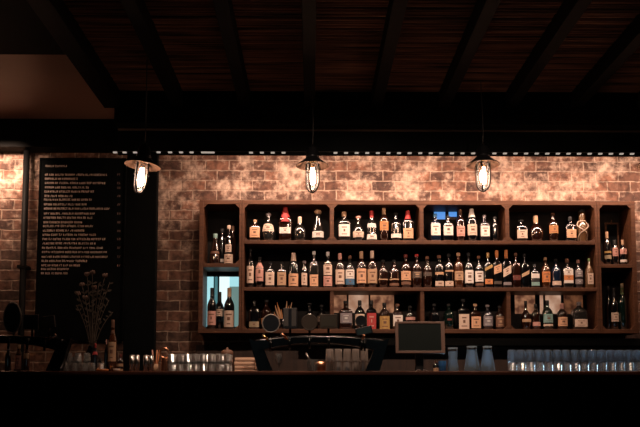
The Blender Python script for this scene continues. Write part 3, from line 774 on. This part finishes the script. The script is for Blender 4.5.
# ------------------------------------------------------------------ pendant lamps
def pendant(loc, label, tilt=0.):
    K = 1.15
    root = tag(empty('pendant_lamp', loc), label, 'lamp', 'caged pendant lamps over the bar')
    root.rotation_euler = (0, tilt, 0)
    # shade with thickness: dark outside, enamel inside
    mb = MB(); seg = 32
    mb.lathe([(.043, .058), (.060, .050), (.082, .030), (.118, .006), (.123, 0)], M('black_metal'), seg, cap=False)
    mb.build('lamp_shade', root)
    MB().lathe([(.122, -.0005), (.117, .003), (.080, .026), (.056, .046), (.040, .052)], M('enamel'), seg, cap=False).build('reflector', root)
    MB().lathe([(.050, .056), (.050, .072), (.044, .076), (.044, .118), (.034, .128), (.034, .138), (.012, .144), (.012, .160)], M('black_metal'), 20).build('lamp_cap', root)
    MB().lathe([(.043, .050), (.044, 0), (.044, -.110), (.041, -.140), (.032, -.165), (.018, -.180), (.004, -.185)], M('jar_glass'), 24).build('glass_jar', root)
    cg = MB()
    for k in range(4):
        a = PI/4+k*PI/2+.35
        cg.tube([((.050*f)*math.cos(a), (.050*f)*math.sin(a), z) for f, z in ((1, .012), (1.02, -.06), (1, -.125), (.86, -.160), (.55, -.185), (.1, -.198))], .006, M('black_metal'), 6)
    for z, rr in ((-.062, .0505), (.004, .052)):
        cg.tube([(rr*math.cos(2*PI*i/24), rr*math.sin(2*PI*i/24), z) for i in range(24)], .003, M('black_metal'), 6, closed=True)
    cg.build('cage', root)
    MB().lathe([(.017, .045), (.018, -.012), (.014, -.018)], M('brass'), 16).build('socket', root)
    MB().lathe([(.012, -.018), (.017, -.040), (.021, -.072), (.022, -.100), (.019, -.124), (.011, -.138), (.003, -.142)], M('bulb_glow'), 16).build('bulb', root)
    for ch in list(COL.objects):
        if ch.parent == root: ch.data.transform(Matrix.Scale(K, 4))
    top = CEIL+.0-loc[2]
    pts = [(0, 0, .17)]+[(math.sin(tilt)*-1*0+.006*math.sin(5*t), 0, .17+(top-.17)*t) for t in (.2, .4, .6, .8, 1)]
    if tilt: 
        for i, p in enumerate(pts):
            if i: 
                v = Matrix.Rotation(-tilt, 3, 'Y') @ Vector((0.02, 0, p[2])); pts[i] = tuple(v)
    MB().tube(pts, .004, M('cord'), 6).build('cord', root)
    return root
YP = 6.2
LAMPS = [(142.5, 166, 5.8, .10, 'left caged lamp with tilted shade, in front of the black post'),
         (312.5, 166, YP, 0, 'middle caged lamp hanging above the wide shelving unit'),
         (483, 165, YP, 0, 'third caged lamp hanging above the upper bottle rows, right of centre'),
         (654, 165, YP, 0, 'caged lamp cut by the right edge of the photo'),
         (-30, 166, YP, 0, 'assumed caged lamp beyond the far left end, lighting the left brick')]
for px, py, Y, tl, lab in LAMPS: pendant(tuple(at(px, py, Y)), lab, tl)

# ------------------------------------------------------------------ string of small lights along the fascia
sl = tag(empty('light_string', at(390, 152.7, 6.59)), 'row of tiny warm lights along the black fascia above the brick', 'string lights')
def led(px): 
    q = at(px, 151.6+.0034*px if px > 158 else 152.3, 6.585); return q
pxs = [115, 124.5, 135, 158.5, 170, 181, 191.5]+[203+3.2*i for i in range(4)]+[251+10.85*i for i in range(4)]+[335.5+10.6*i for i in range(29)]
pxs = [p for p in pxs if not (301 < p < 322)]
for p in pxs:
    q = led(p); w = .017
    local(MB().box(q.x-w, q.x+w, 6.578, 6.6, q.z-.0055, q.z+.0055, M('led_glow'), .002), 'bulb', sl)
a, b = led(112), led(650)
local(MB().tube([(a.x, 6.592, a.z+.012), ((a.x+b.x)/2, 6.592, (a.z+b.z)/2+.012), (b.x, 6.592, b.z+.012)], .004, M('cord'), 6), 'cable', sl)

# ------------------------------------------------------------------ beer fonts on the bar
def badge(root, kind, px, py, Y, w, h, face, rim, tilt=0.):
    c = at(px, py, Y); loc0 = Vector(root.location); c = c-loc0
    rot = Matrix.Rotation(PI/2, 3, 'X')
    wv, hv = w*Y/F, h*Y/F
    if kind == 'disc':
        o = MB().lathe([(wv*.93, -.008), (wv*.93, .008)], face, 28, axis=Matrix.Diagonal((1, 1, hv/wv)) @ rot).build('tap_badge', root, c)
        MB().tube([(wv*math.cos(2*PI*i/28), -.004, hv*math.sin(2*PI*i/28)) for i in range(28)], .0055, rim, 6, closed=True).build('badge_rim', o)
    else:
        mb = MB().box(-wv, wv, -.008, .008, -hv, hv, rim, .003, Matrix.Rotation(tilt, 4, 'Y'))
        o = mb.build('tap_badge', root, c)
        f = MB()
        if kind == 'bars':
            for s in (-1, 1): f.box(s*wv*.55-wv*.33, s*wv*.55+wv*.33, -.0095, -.006, -hv*.75, hv*.9, face)
        else:
            f.box(-wv*.82, wv*.82, -.0095, -.006, -hv*.72, hv*.72, face, 0, Matrix.Rotation(tilt, 4, 'Y'))
        f.build('badge_face', o)
    return c
def beer_font(pxc, label, badges):
    Y = 5.34; s = Y/F; xc = X(pxc, Y)
    root = tag(empty('beer_tap_font', (xc, Y, ZB)), label, 'beer tap', 'black arched beer taps on the bar')
    def pz(py): return Z(py, Y)-ZB
    # arch band
    top, bot = [], []
    for i in range(25):
        u = -1+2*i/24; x = 64*u*s
        top.append((x, pz(335.5+4.5*u*u))); bot.append((x, pz(343.5+10*abs(u)**2.2)))
    k = MB()
    kk = k.mi(M('font_black'))
    d = .035
    rings = []
    for (x, zt), (_, zb) in zip(top, bot):
        ring = [k.bm.verts.new(p) for p in ((x, -d, zb+.006), (x, -d, zt-.012), (x, -d+.012, zt), (x, d-.012, zt), (x, d, zt-.012), (x, d, zb+.006), (x, d-.006, zb), (x, -d+.006, zb))]
        rings.append(ring)
    for a, b in zip(rings, rings[1:]):
        for j in range(8):
            f = k.bm.faces.new((a[j], a[(j+1) % 8], b[(j+1) % 8], b[j])); f.material_index = kk; f.smooth = j not in (0, 4)
    k.bm.faces.new(rings[0]); k.bm.faces.new(rings[-1][::-1])
    k.build('arch', root)
    for sx in (-1, 1):
        k = MB().prism([(sx*70*s, pz(338.5)), (sx*57*s, pz(345)), (sx*45.5*s, 0), (sx*60*s, 0)] if sx < 0 else
                       [(sx*57*s, pz(345)), (sx*70*s, pz(338.5)), (sx*60*s, 0), (sx*45.5*s, 0)], -.04, .04, M('font_black'))
        bmesh.ops.bevel(k.bm, geom=list(k.bm.edges), offset=.006, segments=2, affect='EDGES')
        k.build('leg', root)
        MB().box(-.075, .075, -.06, .06, 0, .008, M('black_metal'), .003).build('foot_plate', root, (sx*52.5*s, 0, .0))
    for bd in badges:
        kind, px, py, w, h, face, rim = bd[:7]
        c = badge(root, kind, px, py, Y-.03, w, h, face, rim, *bd[7:8])
        u = (px-pxc)/64; zt = pz(335.5+4.5*u*u)
        MB().tube([(c.x, 0, zt-.01), (c.x, -.005, c.z-h*s*.4)], .008, M('font_black'), 8).build('badge_stem', root)
        # faucet on the front of the arch with a lever
        MB().tube([(c.x, -.03, zt-.03), (c.x, -.075, zt-.03), (c.x, -.085, zt-.045), (c.x, -.087, zt-.10)], [.011, .011, .010, .008], M('font_black'), 10).build('spout', root)
        if len(bd) > 8:
            dx, col = bd[8]
            MB().tube([(c.x+dx*.2, -.066, zt-.028), (c.x+dx*.6, -.08, zt-.006), (c.x+dx, -.085, zt+.012)], [.006, .010, .012], col, 10).build('tap_handle', root)
    return root
principled('badge_dark', (.012, .014, .018), .3); principled('badge_grey', (.05, .047, .045), .6); principled('badge_wood', (.028, .018, .011), .6)
principled('badge_olive', (.03, .026, .018), .6); principled('badge_teal', (.02, .04, .045), .4); principled('rim_grey', (.22, .19, .17), .35, 0)
principled('rim_dark', (.02, .02, .02), .4)
beer_font(319, 'wide black arched beer tap tower in the middle of the bar', [
    ('disc', 271, 323.5, 8.6, 8.8, M('badge_dark'), M('rim_grey'), 0, (-.055, M('brass'))),
    ('bars', 290, 318.5, 7.2, 10.5, M('badge_grey'), M('badge_dark'), 0, (-.06, M('copper'))),
    ('disc', 309.5, 322.5, 7.6, 7.6, M('badge_wood'), M('badge_wood')),
    ('plate', 328.5, 321.5, 9.0, 7.2, M('badge_olive'), M('badge_wood')),
    ('disc', 361, 321, 5, 5, M('badge_dark'), M('rim_dark'), 0, (.02, M('copper'))),
    ('plate', 364, 331, 8.5, 4, M('badge_teal'), M('badge_dark'), -.22)])
beer_font(3, 'black arched beer tap tower at left end, cut by photo edge', [
    ('disc', 12.5, 318, 8.6, 15.5, M('badge_dark'), M('rim_grey')),
    ('plate', 31, 322, 7.5, 7.5, M('badge_dark'), M('rim_dark')),
    ('plate', 48, 322, 7, 6, M('badge_olive'), M('rim_dark'), -.15, (.075, M('steel')))])

# ------------------------------------------------------------------ things standing on the bar
YB = 5.53
def glass_mesh(r0, r1, h, mat, seg=20, flute=0., base=.012, cut=None):
    """hollow tumbler standing mouth up; r0 foot radius, r1 rim radius; cut: frosted diamonds checkered over the wall"""
    mb = MB()
    def rr(t): return r0+(r1-r0)*t
    if cut: outer = [(r0*.9, 0), (r0, .003)]+[(rr(t), h*t) for t in (.1, .22, .34, .46, .58, .70, .80)]+[(r1, h)]
    else: outer = [(r0*.9, 0), (r0, .003), (rr(.45), h*.45), (r1, h)]
    mb.lathe(outer+[(r1-.003, h), (rr(.45)-.004, h*.45), (r0*.85, base)], mat, seg, flute=.2 if cut else flute, smooth=not (flute or cut), diamond=bool(cut))
    if cut:
        k = mb.mi(cut)
        for f in mb.bm.faces:
            c = f.calc_center_median()
            if len(f.verts) == 4 and .004 < c.z < h*.79 and math.hypot(c.x, c.y) > rr(c.z/h)*.82:
                f.material_index = k
    return mb
px_m = YB/F
# cut-glass tumblers, left of centre, stacked two high mouth down
proto = None
h1 = 9.6*px_m
def tumbler(name, loc, label, cat, group, mesh_src, flip=False):
    o = bpy.data.objects.new(name, mesh_src); COL.objects.link(o)
    o.location = loc
    if flip: o.rotation_euler = (PI, 0, random.uniform(0, 1)); o.location = (loc[0], loc[1], loc[2]+flip)
    else: o.rotation_euler = (0, 0, random.uniform(0, 1))
    tag(o, label, cat, group); return o
t1 = glass_mesh(.025, .0283, h1, M('tumbler_glass'), 12, .0, cut=M('cut_warm')).build('cut_tumbler'); me_cut = t1.data; bpy.data.objects.remove(t1)
for tier in range(2):
    for j in range(2):
        for i in range(8):
            tumbler('rocks_glass', (X(173+7.9*i, YB)+.006*j, YB-.04+.08*j, ZB+tier*(h1+.0005)), 'cut rocks glass in %s tier, stacked glasses between the straws and napkin packs' % ('upper' if tier else 'lower'), 'glass',
                    'cut rocks glasses %s tier left of centre' % ('upper' if tier else 'lower'), me_cut, h1)
# ribbed highballs under the middle arch, two tiers
h2 = 12.0*px_m
t2 = glass_mesh(.027, .0312, h2, M('rib_glass'), 14, .12).build('ribbed'); me_rib = t2.data; bpy.data.objects.remove(t2)
for tier in range(2):
    for j in range(2):
        for i in range(5):
            tumbler('highball_glass', (X(329.5+8.6*i, YB)+.004*j, YB-.02+.085*j, ZB+tier*(h2+.0005)), 'ribbed highball glass in %s tier under the middle beer tap arch' % ('upper' if tier else 'lower'), 'glass',
                    'ribbed highball glasses %s tier under the arch' % ('upper' if tier else 'lower'), me_rib, h2)
# rows of glasses at the right end
h3 = 11.6*px_m
t3 = glass_mesh(.029, .0322, h3, M('cool_glass'), 12, .0, cut=M('cut_cool')).build('right_a'); me_ra = t3.data; bpy.data.objects.remove(t3)
t4 = glass_mesh(.028, .0318, h3, M('cool_glass'), 20, .04).build('right_b'); me_rb = t4.data; bpy.data.objects.remove(t4)
for tier in range(2):
    for j in range(2):
        for i in range(17):
            tumbler('tumbler', (X(509.5+8.9*i, YB)+.03*j, YB-.03+.085*j, ZB+tier*(h3+.0005)),
                    ('plain tumbler in upper tier of the blue-lit glasses at right end' if tier else 'faceted tumbler in lower tier of the blue-lit glasses at right end'), 'glass',
                    'blue-lit tumblers %s tier at the right end' % ('upper' if tier else 'lower'), me_rb if tier else me_ra, h3)
ls = tag(empty('added_light_bar', (X(590, 5.69), 5.69, ZB)), 'thin blue-white glow bar added to brighten right-end tumblers', 'light')  # glowing bar added so the tumblers look lit from behind
emissive('bar_glow', (.55, .78, 1), 2.2)
xl0, xl1 = X(507, 5.69)-ls.location.x, X(668, 5.69)-ls.location.x
MB().box(xl0, xl1, .004, .02, .0, .075, M('black_metal'), .002).build('housing', ls)
MB().box(xl0+.01, xl1-.01, 0, .004, .008, .068, M('bar_glow')).build('diffuser', ls)
# carafes
def carafe(px, wb, wt, ytop, label, Y=YB):
    hz = Z(ytop, Y)-ZB; rb, rt = wb/2*Y/F, wt/2*Y/F
    root = tag(empty('carafe', (X(px, Y), Y, ZB)), label, 'carafe', 'water carafes by the monitor')
    MB().lathe([(rb*.92, 0), (rb, .006), (rb*.97, hz*.2), (rb*.75, hz*.55), (rt, hz*.85), (rt*1.05, hz), (rt*1.05-.004, hz), (rt-.004, hz*.85), (rb*.75-.004, hz*.55), (rb*.9, .012)], M('jug_glass'), 24).build('body', root)
    MB().lathe([(rt*1.10, hz*.86), (rt*1.12, hz*.88), (rt*1.12, hz*.91), (rt*1.10, hz*.93)], M('steel'), 20, cap=False).build('collar', root)
carafe(471, 16, 9.5, 346, 'flared glass carafe, left one of the pair left of tumblers')
carafe(486.5, 15, 8.5, 346, 'flared glass carafe, right one beside the tumblers')
carafe(452, 11.5, 9.5, 347.5, 'narrow glass carafe just right of the monitor stand', YB+.03)
# small bottle and blue glass under the monitor
bottle((X(435, YB), YB, ZB), 2.9*px_m, 13.5*px_m, 'std', 'glass_clear', 'cream', [(.1, .4, 'tan', 60, 0)], 'tiny clear bottle with cream cap under monitor corner', None, .2, 'bitters_bottle')
o = glass_mesh(.024, .03, 12.5*px_m, thin_glass('blue_glass', (.15, .4, .75), .3, .35, .05, (.10, .30, .55)), 20).build('drinking_glass', None, (X(441.5, YB), YB, ZB))
tag(o, 'blue drinking glass beside the monitor stand', 'glass')

# point of sale monitor
Y = 5.5
q0, q1 = at(395.5, 353.5, Y), at(444.5, 321.5, Y)
mon = tag(empty('monitor', ((q0.x+q1.x)/2, Y, ZB)), 'touchscreen till monitor on a stand, seen on the bar counter', 'monitor')
wv = (q1.x-q0.x)/2; z0, z1 = q0.z-ZB, q1.z-ZB
principled('bezel', (.16, .10, .08), .35); principled('screen', (.010, .014, .013), .3); principled('plastic_black', (.012, .012, .013), .4)
Rm = Matrix.Translation((0, 0, (z0+z1)/2)) @ Matrix.Rotation(math.radians(-6), 4, 'X')
hh = (z1-z0)/2
MB().box(-wv, wv, -.004, .035, -hh, hh, M('plastic_black'), .008, Rm).build('housing', mon)
bz = .022
MB().box(-wv, -wv+bz, -.012, -.003, -hh, hh, M('bezel'), .002, Rm).box(wv-bz*1.3, wv, -.012, -.003, -hh, hh, M('bezel'), .002, Rm).box(-wv+bz, wv-bz*1.3, -.012, -.003, hh-bz*.7, hh, M('bezel'), .002, Rm).box(-wv+bz, wv-bz*1.3, -.012, -.003, -hh, -hh+bz*.8, M('bezel'), .002, Rm).build('bezel', mon)
MB().box(-wv+bz, wv-bz*1.3, -.007, -.002, -hh+bz*.8, hh-bz*.7, M('screen'), 0, Rm).build('screen', mon)
MB().box(-.03, .03, .03, .07, .01, (z0+z1)/2, M('plastic_black'), .006).build('stand', mon)
MB().box(-.072, .072, -.03, .14, 0, .012, M('plastic_black'), .004).build('stand_base', mon)
pts = [(-.048+.096*i/16, -.075, .006+.018*abs(math.sin(PI*2*i/16))**.7) for i in range(17)]
mo = MB().tube(pts, .004, M('steel'), 6).build('curled_bracket', mon)

# jiggers, spoon jar, cup stack
for (px, w, t, lab) in ((133, 2.6, 355, 'slim steel jigger, leftmost of four'), (138.2, 2.9, 355, 'slim steel jigger, second of four'),
                        (147, 2.8, 355, 'slim steel jigger, third of four'), (152.4, 2.8, 355, 'slim steel jigger, rightmost of four')):
    r = w*.9*px_m; h = Z(t, YB)-ZB
    j = tag(empty('jigger', (X(px, YB), YB, ZB)), lab+' before the black post', 'jigger', 'steel jiggers before the black post')
    MB().lathe([(r*.85, 0), (r*.9, .002), (r, h*.5), (r*1.02, h), (r*.92, h), (r*.85, h*.4), (r*.7, h*.38)], M('steel'), 18).build('cup', j)
    MB().lathe([(r*1.03, h*.45), (r*1.07, h*.47), (r*1.07, h*.52), (r*1.03, h*.54)], M('steel'), 18, cap=False).build('band', j)
cs = tag(empty('cup_stack', (X(165.5, YB), YB, ZB)), 'stack of ridged copper cups topped by a leaning ring handle', 'cups')
hcup = (Z(357.5, YB)-ZB)
MB().lathe(sum([[(3.0*px_m, hcup*i/6+.001), (3.5*px_m, hcup*(i+.5)/6), (3.0*px_m, hcup*(i+1)/6-.001)] for i in range(6)], []), M('copper'), 20).build('cups', cs)
MB().tube([(-.003+.031*math.cos(2*PI*i/20), 0, hcup+.034+.036*math.sin(2*PI*i/20)) for i in range(20)], .007, M('copper'), 8, closed=True).build('ring_handle', cs)
jr = tag(empty('straw_jar', (X(156.5, YB+.06), YB+.06, ZB)), 'small tan jar of reddish straws behind the jiggers', 'jar')
MB().lathe([(.02, 0), (.021, .07), (.018, .07), (.017, .01)], paper('tan'), 16).build('jar', jr)
for k in range(5):
    a = k*1.3
    MB().tube([(.008*math.cos(a), .008*math.sin(a), .012), (.015*math.cos(a), .015*math.sin(a), .07), (.030*math.cos(a), .02*math.sin(a), .175)], .004, paper('pink' if k % 2 else 'orange'), 6).build('straw', jr)
# coaster stack
ctag = 'stack of %s'
q0, q1 = X(236, YB), X(256.5, YB)
hs = (Z(357.5, YB)-ZB)/4
names = ['bottom', 'second', 'third', 'topmost']
for i in range(4):
    dx = random.uniform(-.005, .005)
    o = MB().box(-(q1-q0)/2, (q1-q0)/2, -.06, .06, 0, hs-.0045, paper('napkin'), .005).box(-(q1-q0)/2+.008, (q1-q0)/2-.008, -.05, .05, hs-.0045, hs, paper('brown')).build('napkin_pack', None, ((q0+q1)/2+dx, YB, ZB+i*hs))
    tag(o, 'tan napkin pack, %s of the stack left of the middle tap' % names[i], 'napkins', 'napkin packs stacked on the bar')
# bowl behind the left glasses and one under the arch
def bowl(px, Y, r, zb, h, mat, label):
    o = MB().lathe([(r*.45, 0), (r*.5, .004), (r*.85, h*.5), (r, h), (r*.95, h), (r*.8, h*.5), (r*.4, .01)], mat, 24).build('bowl', None, (X(px, Y), Y, zb)); return tag(o, label, 'bowl')
# jar behind the tumblers
jb = tag(empty('storage_jar', (X(228, YB+.16), YB+.14, ZB)), 'brown lidded jar behind the cut rocks glasses', 'jar')
MB().lathe([(.045, 0), (.05, .01), (.05, .12), (.042, .14)], M('glass_amber'), 20).build('body', jb)
MB().lathe([(.044, .14), (.046, .142), (.046, .165), (.03, .18), (.008, .184), (.01, .196), (.002, .2)], paper('brown'), 20).build('lid', jb)
mg = tag(empty('mixing_glass', (X(312.5, YB), YB, ZB)), 'mixing glass under left half of the middle tap arch', 'glass')
glass_mesh(.036, .044, 14*px_m, M('tumbler_glass'), 16, .1).build('body', mg)
sp = MB().tube([(-.01, 0, .02), (-.02, 0, .10), (-.05, 0, .15)], [.004, .004, .006], M('steel'), 8).build('spoon', mg)
MB().sphere((-.003, 0, .016), .012, M('steel'), (1, .5, 1)).build('spoon_bowl', sp)
bowl(325-4, YB+.12, .055, ZB, .09, M('copper'), 'copper bowl behind the mixing glass under the arch')
sk = tag(empty('tasting_glass', (X(279, YB), YB, ZB)), 'tall thin tasting glass beside the middle tap left leg', 'glass')
MB().lathe([(.024, 0), (.024, .003), (.004, .006), (.004, .05), (.022, .075), (.026, .11), (.02, .145), (.018, .145), (.022, .11), (.018, .08), (.003, .06)], M('tumbler_glass'), 18).build('bowl_and_stem', sk)
# dried leaves in a dark cup behind the taps (orange blades)
yv = YS+.09
vz = tag(empty('dried_leaves', (X(284, yv), yv, ZL1+.0006)), 'dark cup of orange dried leaves in lower row behind the taps', 'dried leaves')
MB().lathe([(.04, 0), (.045, .01), (.05, .10), (.046, .10), (.04, .015)], M('glass_black'), 18).build('cup', vz)
rv = random.Random(9)
for i, (dxp, tp) in enumerate(((-9, 305), (-7, 302), (-5, 307), (-3, 309), (3, 301), (5, 305), (8, 302), (-10, 312), (1, 310))):
    tip = at(284+dxp, tp, yv)-Vector((X(284, yv), yv, ZL1)); base = Vector((tip.x*.15, 0, .03)); mid = (tip+base)/2+Vector((tip.x*.12, -.01, .0))
    wdt = .011; g = []
    for t in range(7):
        u = t/6; p = (1-u)**2*base+2*u*(1-u)*mid+u*u*tip; ww = wdt*math.sin(PI*min(1, .12+.88*u))+.001
        g.append([p+Vector((-ww, .002, 0)), p+Vector((0, -.003, 0)), p+Vector((ww, .002, 0))])
    mb = MB().strip(g, paper('amber' if i % 2 else 'tan')); o = mb.build('leaf', vz, recalc=False)
    md = o.modifiers.new('thick', 'SOLIDIFY'); md.thickness = .0015

# dried flowers in a vase before the chalkboard
yv = 5.652
vx = X(93, yv)
fl = tag(empty('flower_vase', (vx, yv, ZB)), 'dark vase of dried flowers in front of the chalkboard foot', 'flowers')
MB().lathe([(.04, 0), (.055, .02), (.062, .09), (.045, .16), (.03, .19), (.034, .21), (.030, .21), (.026, .19), (.04, .1)], M('glass_black'), 20).build('vase', fl)
noisy('dry_leaf', (.10, .075, .055), (.17, .13, .10), (30, 30, 30), .8, 0)
noisy('dry_bloom', (.22, .14, .11), (.32, .21, .17), (40, 40, 40), .8, 0)
rf = random.Random(21)
tips = [(87, 275), (92.5, 273), (105, 276), (110, 282), (82, 285), (78, 294), (99, 283), (94, 288), (104, 292), (85, 298), (109, 300), (76, 305), (92, 300), (101, 303), (113, 312)]
for i, (tx, ty) in enumerate(tips):
    tip = at(tx, ty, yv+rf.uniform(-.03, .03))-Vector((vx, yv, ZB))
    b0 = Vector((tip.x*.12, tip.y*.2, .18)); mid = (tip+b0)/2+Vector((-tip.x*.25, 0, .03))
    def bz(u): return (1-u)**2*b0+2*u*(1-u)*mid+u*u*tip
    o = MB().tube([bz(t/8) for t in range(9)], .0022, M('dry_leaf'), 5).build('stem', fl)
    k = MB()
    for t in (4, 6, 7, 8):
        for s in ((-1, 1) if t % 2 else (rf.choice((-1, 1)),)):
            p = bz(t/8-.03); a = rf.uniform(.3, 1.0); ln = rf.uniform(.025, .045); dr = Vector((s*math.cos(a), rf.uniform(-.4, .4), math.sin(a)))
            sd = Vector((-dr.z, 0, dr.x))*ln*.2
            g = [[p, p+dr*.001], [p+dr*ln*.4-sd, p+dr*ln*.4+sd], [p+dr*ln*.75-sd*.9, p+dr*ln*.75+sd*.9], [p+dr*ln-sd*.05, p+dr*ln+sd*.05]]
            k.strip(g, M('dry_leaf'))
    k.build('leaves', o, recalc=False)
    if i in (0, 1, 2, 4, 5, 7, 9):
        k = MB()
        for j in range(9):
            a = 2*PI*j/9; k.sphere(tip+Vector((.013*math.cos(a), .009*math.sin(a), .006+rf.uniform(-.006, .006))), .008, M('dry_bloom'), (1, 1, 1.4), 6)
        k.sphere(tip, .011, M('dry_bloom'), seg=8); k.build('bloom', o)

# crowd of small glasses, bitters and bottles at the left, in front of the vase
bottle((X(113.5, YB), YB, ZB), 4.3*px_m, Z(320, YB)-ZB, 'wine', 'glass_amber', 'brown', [(.22, .58, 'tan', 65, 0), (.74, .80, 'brown', 80, 0)], 'amber bottle with tan label left of the black post', None, .16)
for px, hp, w, g, c, lb, lab in ((102, 15, 2.4, 'glass_black', 'black', [(.15, .5, 'dim', 60, 0)], 'tiny black dropper bottle left of the amber bottle'),
                             (121.5, 19, 3.2, 'glass_brown', 'darkred', [(.1, .22, 'tan', 70, 0), (.35, .5, 'tan', 70, 0)], 'small brown banded bottle right of the amber bottle'),
                             (96.5, 30, 2.6, 'glass_grey', 'red', [(.62, .72, 'red', 80, 0)], 'little bottle with bright red neck among the small glasses'),
                             (107.3, 34, 1.9, 'glass_black', 'pink', [], 'thin dark bottle with pink cap among small glasses')):
    bottle((X(px, YB+.01), YB+.01, ZB), w*px_m, hp*px_m, 'std', g, c, lb, lab, None, .16, 'bitters_bottle')
g1 = glass_mesh(.024, .030, .075, M('tumbler_glass'), 10, .0, cut=M('cut_warm')).build('shotg'); me_s = g1.data; bpy.data.objects.remove(g1)
st = MB().lathe([(.03, 0), (.031, .003), (.005, .008), (.004, .06), (.012, .068), (.034, .095), (.038, .125), (.036, .125), (.031, .096), (.008, .072)], M('tumbler_glass'), 14).build('coupeg'); me_c = st.data; bpy.data.objects.remove(st)
for i in range(5):
    tumbler('shot_glass', (X(66+9.0*i, YB-.07), YB-.07, ZB), 'upturned cut shot glass in front row of small glasses below flowers', 'glass', 'small cut glasses below the dried flowers, front row', me_s, .075)
for i in range(3):
    tumbler('shot_glass', (X(70+9.0*i, YB), YB+.01, ZB), 'upturned cut glass in second row of small glasses below flowers', 'glass', 'small cut glasses below the dried flowers, second row', me_s, .075)
for i in range(3):
    tumbler('shot_glass', (X(70+9.0*i, YB), YB+.01, ZB+.0755), 'cut glass stacked on the second row below the flowers', 'glass', 'small cut glasses stacked below the dried flowers', me_s, .075)
for i in range(2):
    tumbler('coupe_glass', (X(66+11*i, YB+.09)-.01, YB+.11, ZB), 'stemmed coupe glass behind the small cut glasses at left', 'glass', 'stemmed glasses at the left end of the bar', me_c)
bowl(104, 5.435, .048, ZB, .026, paper('orange'), 'small shallow orange dish in front of the amber bottle at left')
bowl(118, 5.44, .026, ZB, .03, paper('cream'), 'tiny cream dish in front of the banded bottle at left')
# bottles under the left tap arch
for px, t, g, c, lb, lab in ((20.5, 345, 'glass_amber', 'tan', [(.12, .62, 'pink', 70, 0)], 'slim pink-labelled bottle under left tap arch, left of pair'),
                         (28.5, 345, 'glass_amber', 'pink', [(.5, .7, 'tan', 60, 0)], 'slim amber bottle under left tap arch, right of pair'),
                         (10, 347, 'glass_black', 'grey', [], 'slim black bottle under left tap arch near photo edge')):
    bottle((X(px, YB), YB, ZB), 2.9*px_m, Z(t, YB)-ZB, 'slim', g, c, lb, lab, None, .14, 'cordial_bottle')

# ------------------------------------------------------------------ light
w = bpy.data.worlds.new('world'); scene.world = w; w.use_nodes = True
w.node_tree.nodes['Background'].inputs[0].default_value = (.25, .6, .75, 1)
w.node_tree.nodes['Background'].inputs[1].default_value = .007

def area(name, loc, rot, sx, sy, energy, col):
    d = bpy.data.lights.new(name, 'AREA'); d.shape = 'RECTANGLE'; d.size = sx; d.size_y = sy; d.energy = energy; d.color = col
    o = bpy.data.objects.new(name, d); COL.objects.link(o); o.location = loc; o.rotation_euler = rot; return o
# unseen warm strip assumed behind the fascia, washing down the brick
area('added_wall_wash', (1.55, 6.66, zb2+.03), (math.radians(48), 0, 0), 5.1, .03, 50, (1, .67, .50))
# unseen lights: added warm strip at far left, assumed cool light at right
area('added_wall_wash', (X(-2, 6.95)-.3, 6.9, Z(147, 7.15, 10)+.02), (math.radians(52), 0, 0), .75, .03, 6, (1, .66, .48)).data.spread = math.radians(95)  # unseen warm strip added to brighten the far left brick
area('assumed_blue_light', (X(555, 6.2), 6.2, 1.0), (math.radians(-95), 0, 0), 1.7, .05, 5.5, (.5, .74, 1)).data.spread = math.radians(100)  # assumed blue source behind the right-end glasses; no fridge is built

# assumed, unseen warm ceiling spots between the rafters on the guests' side, aimed at the bar and the shelves
def spot(x, tx, energy, ang, y=4.2, ty=6.5, tz=1.45):
    d = bpy.data.lights.new('assumed_spot', 'SPOT'); d.energy = energy; d.color = (1, .70, .52); d.spot_size = math.radians(ang); d.spot_blend = .8; d.shadow_soft_size = .05
    o = bpy.data.objects.new('assumed_spot', d); COL.objects.link(o); o.location = (x, y, CEIL-.1)
    v = Vector((tx, ty, tz))-Vector(o.location); o.rotation_euler = v.to_track_quat('-Z', 'Y').to_euler()
spot(.2, .35, 112, 80)
spot(1.7, 1.7, 112, 80)
spot(-1.5, -2.0, 16, 46)
for sx, se in ((-1.75, 130), (-.75, 75), (.55, 75), (1.75, 75)):
    spot(sx, sx, se, 52, 4.6, 5.45, ZB)

# ------------------------------------------------------------------ view
vs = scene.view_settings
vs.view_transform = 'Standard'; vs.look = 'None'; vs.gamma = 1; vs.use_curve_mapping = False; vs.exposure = .5
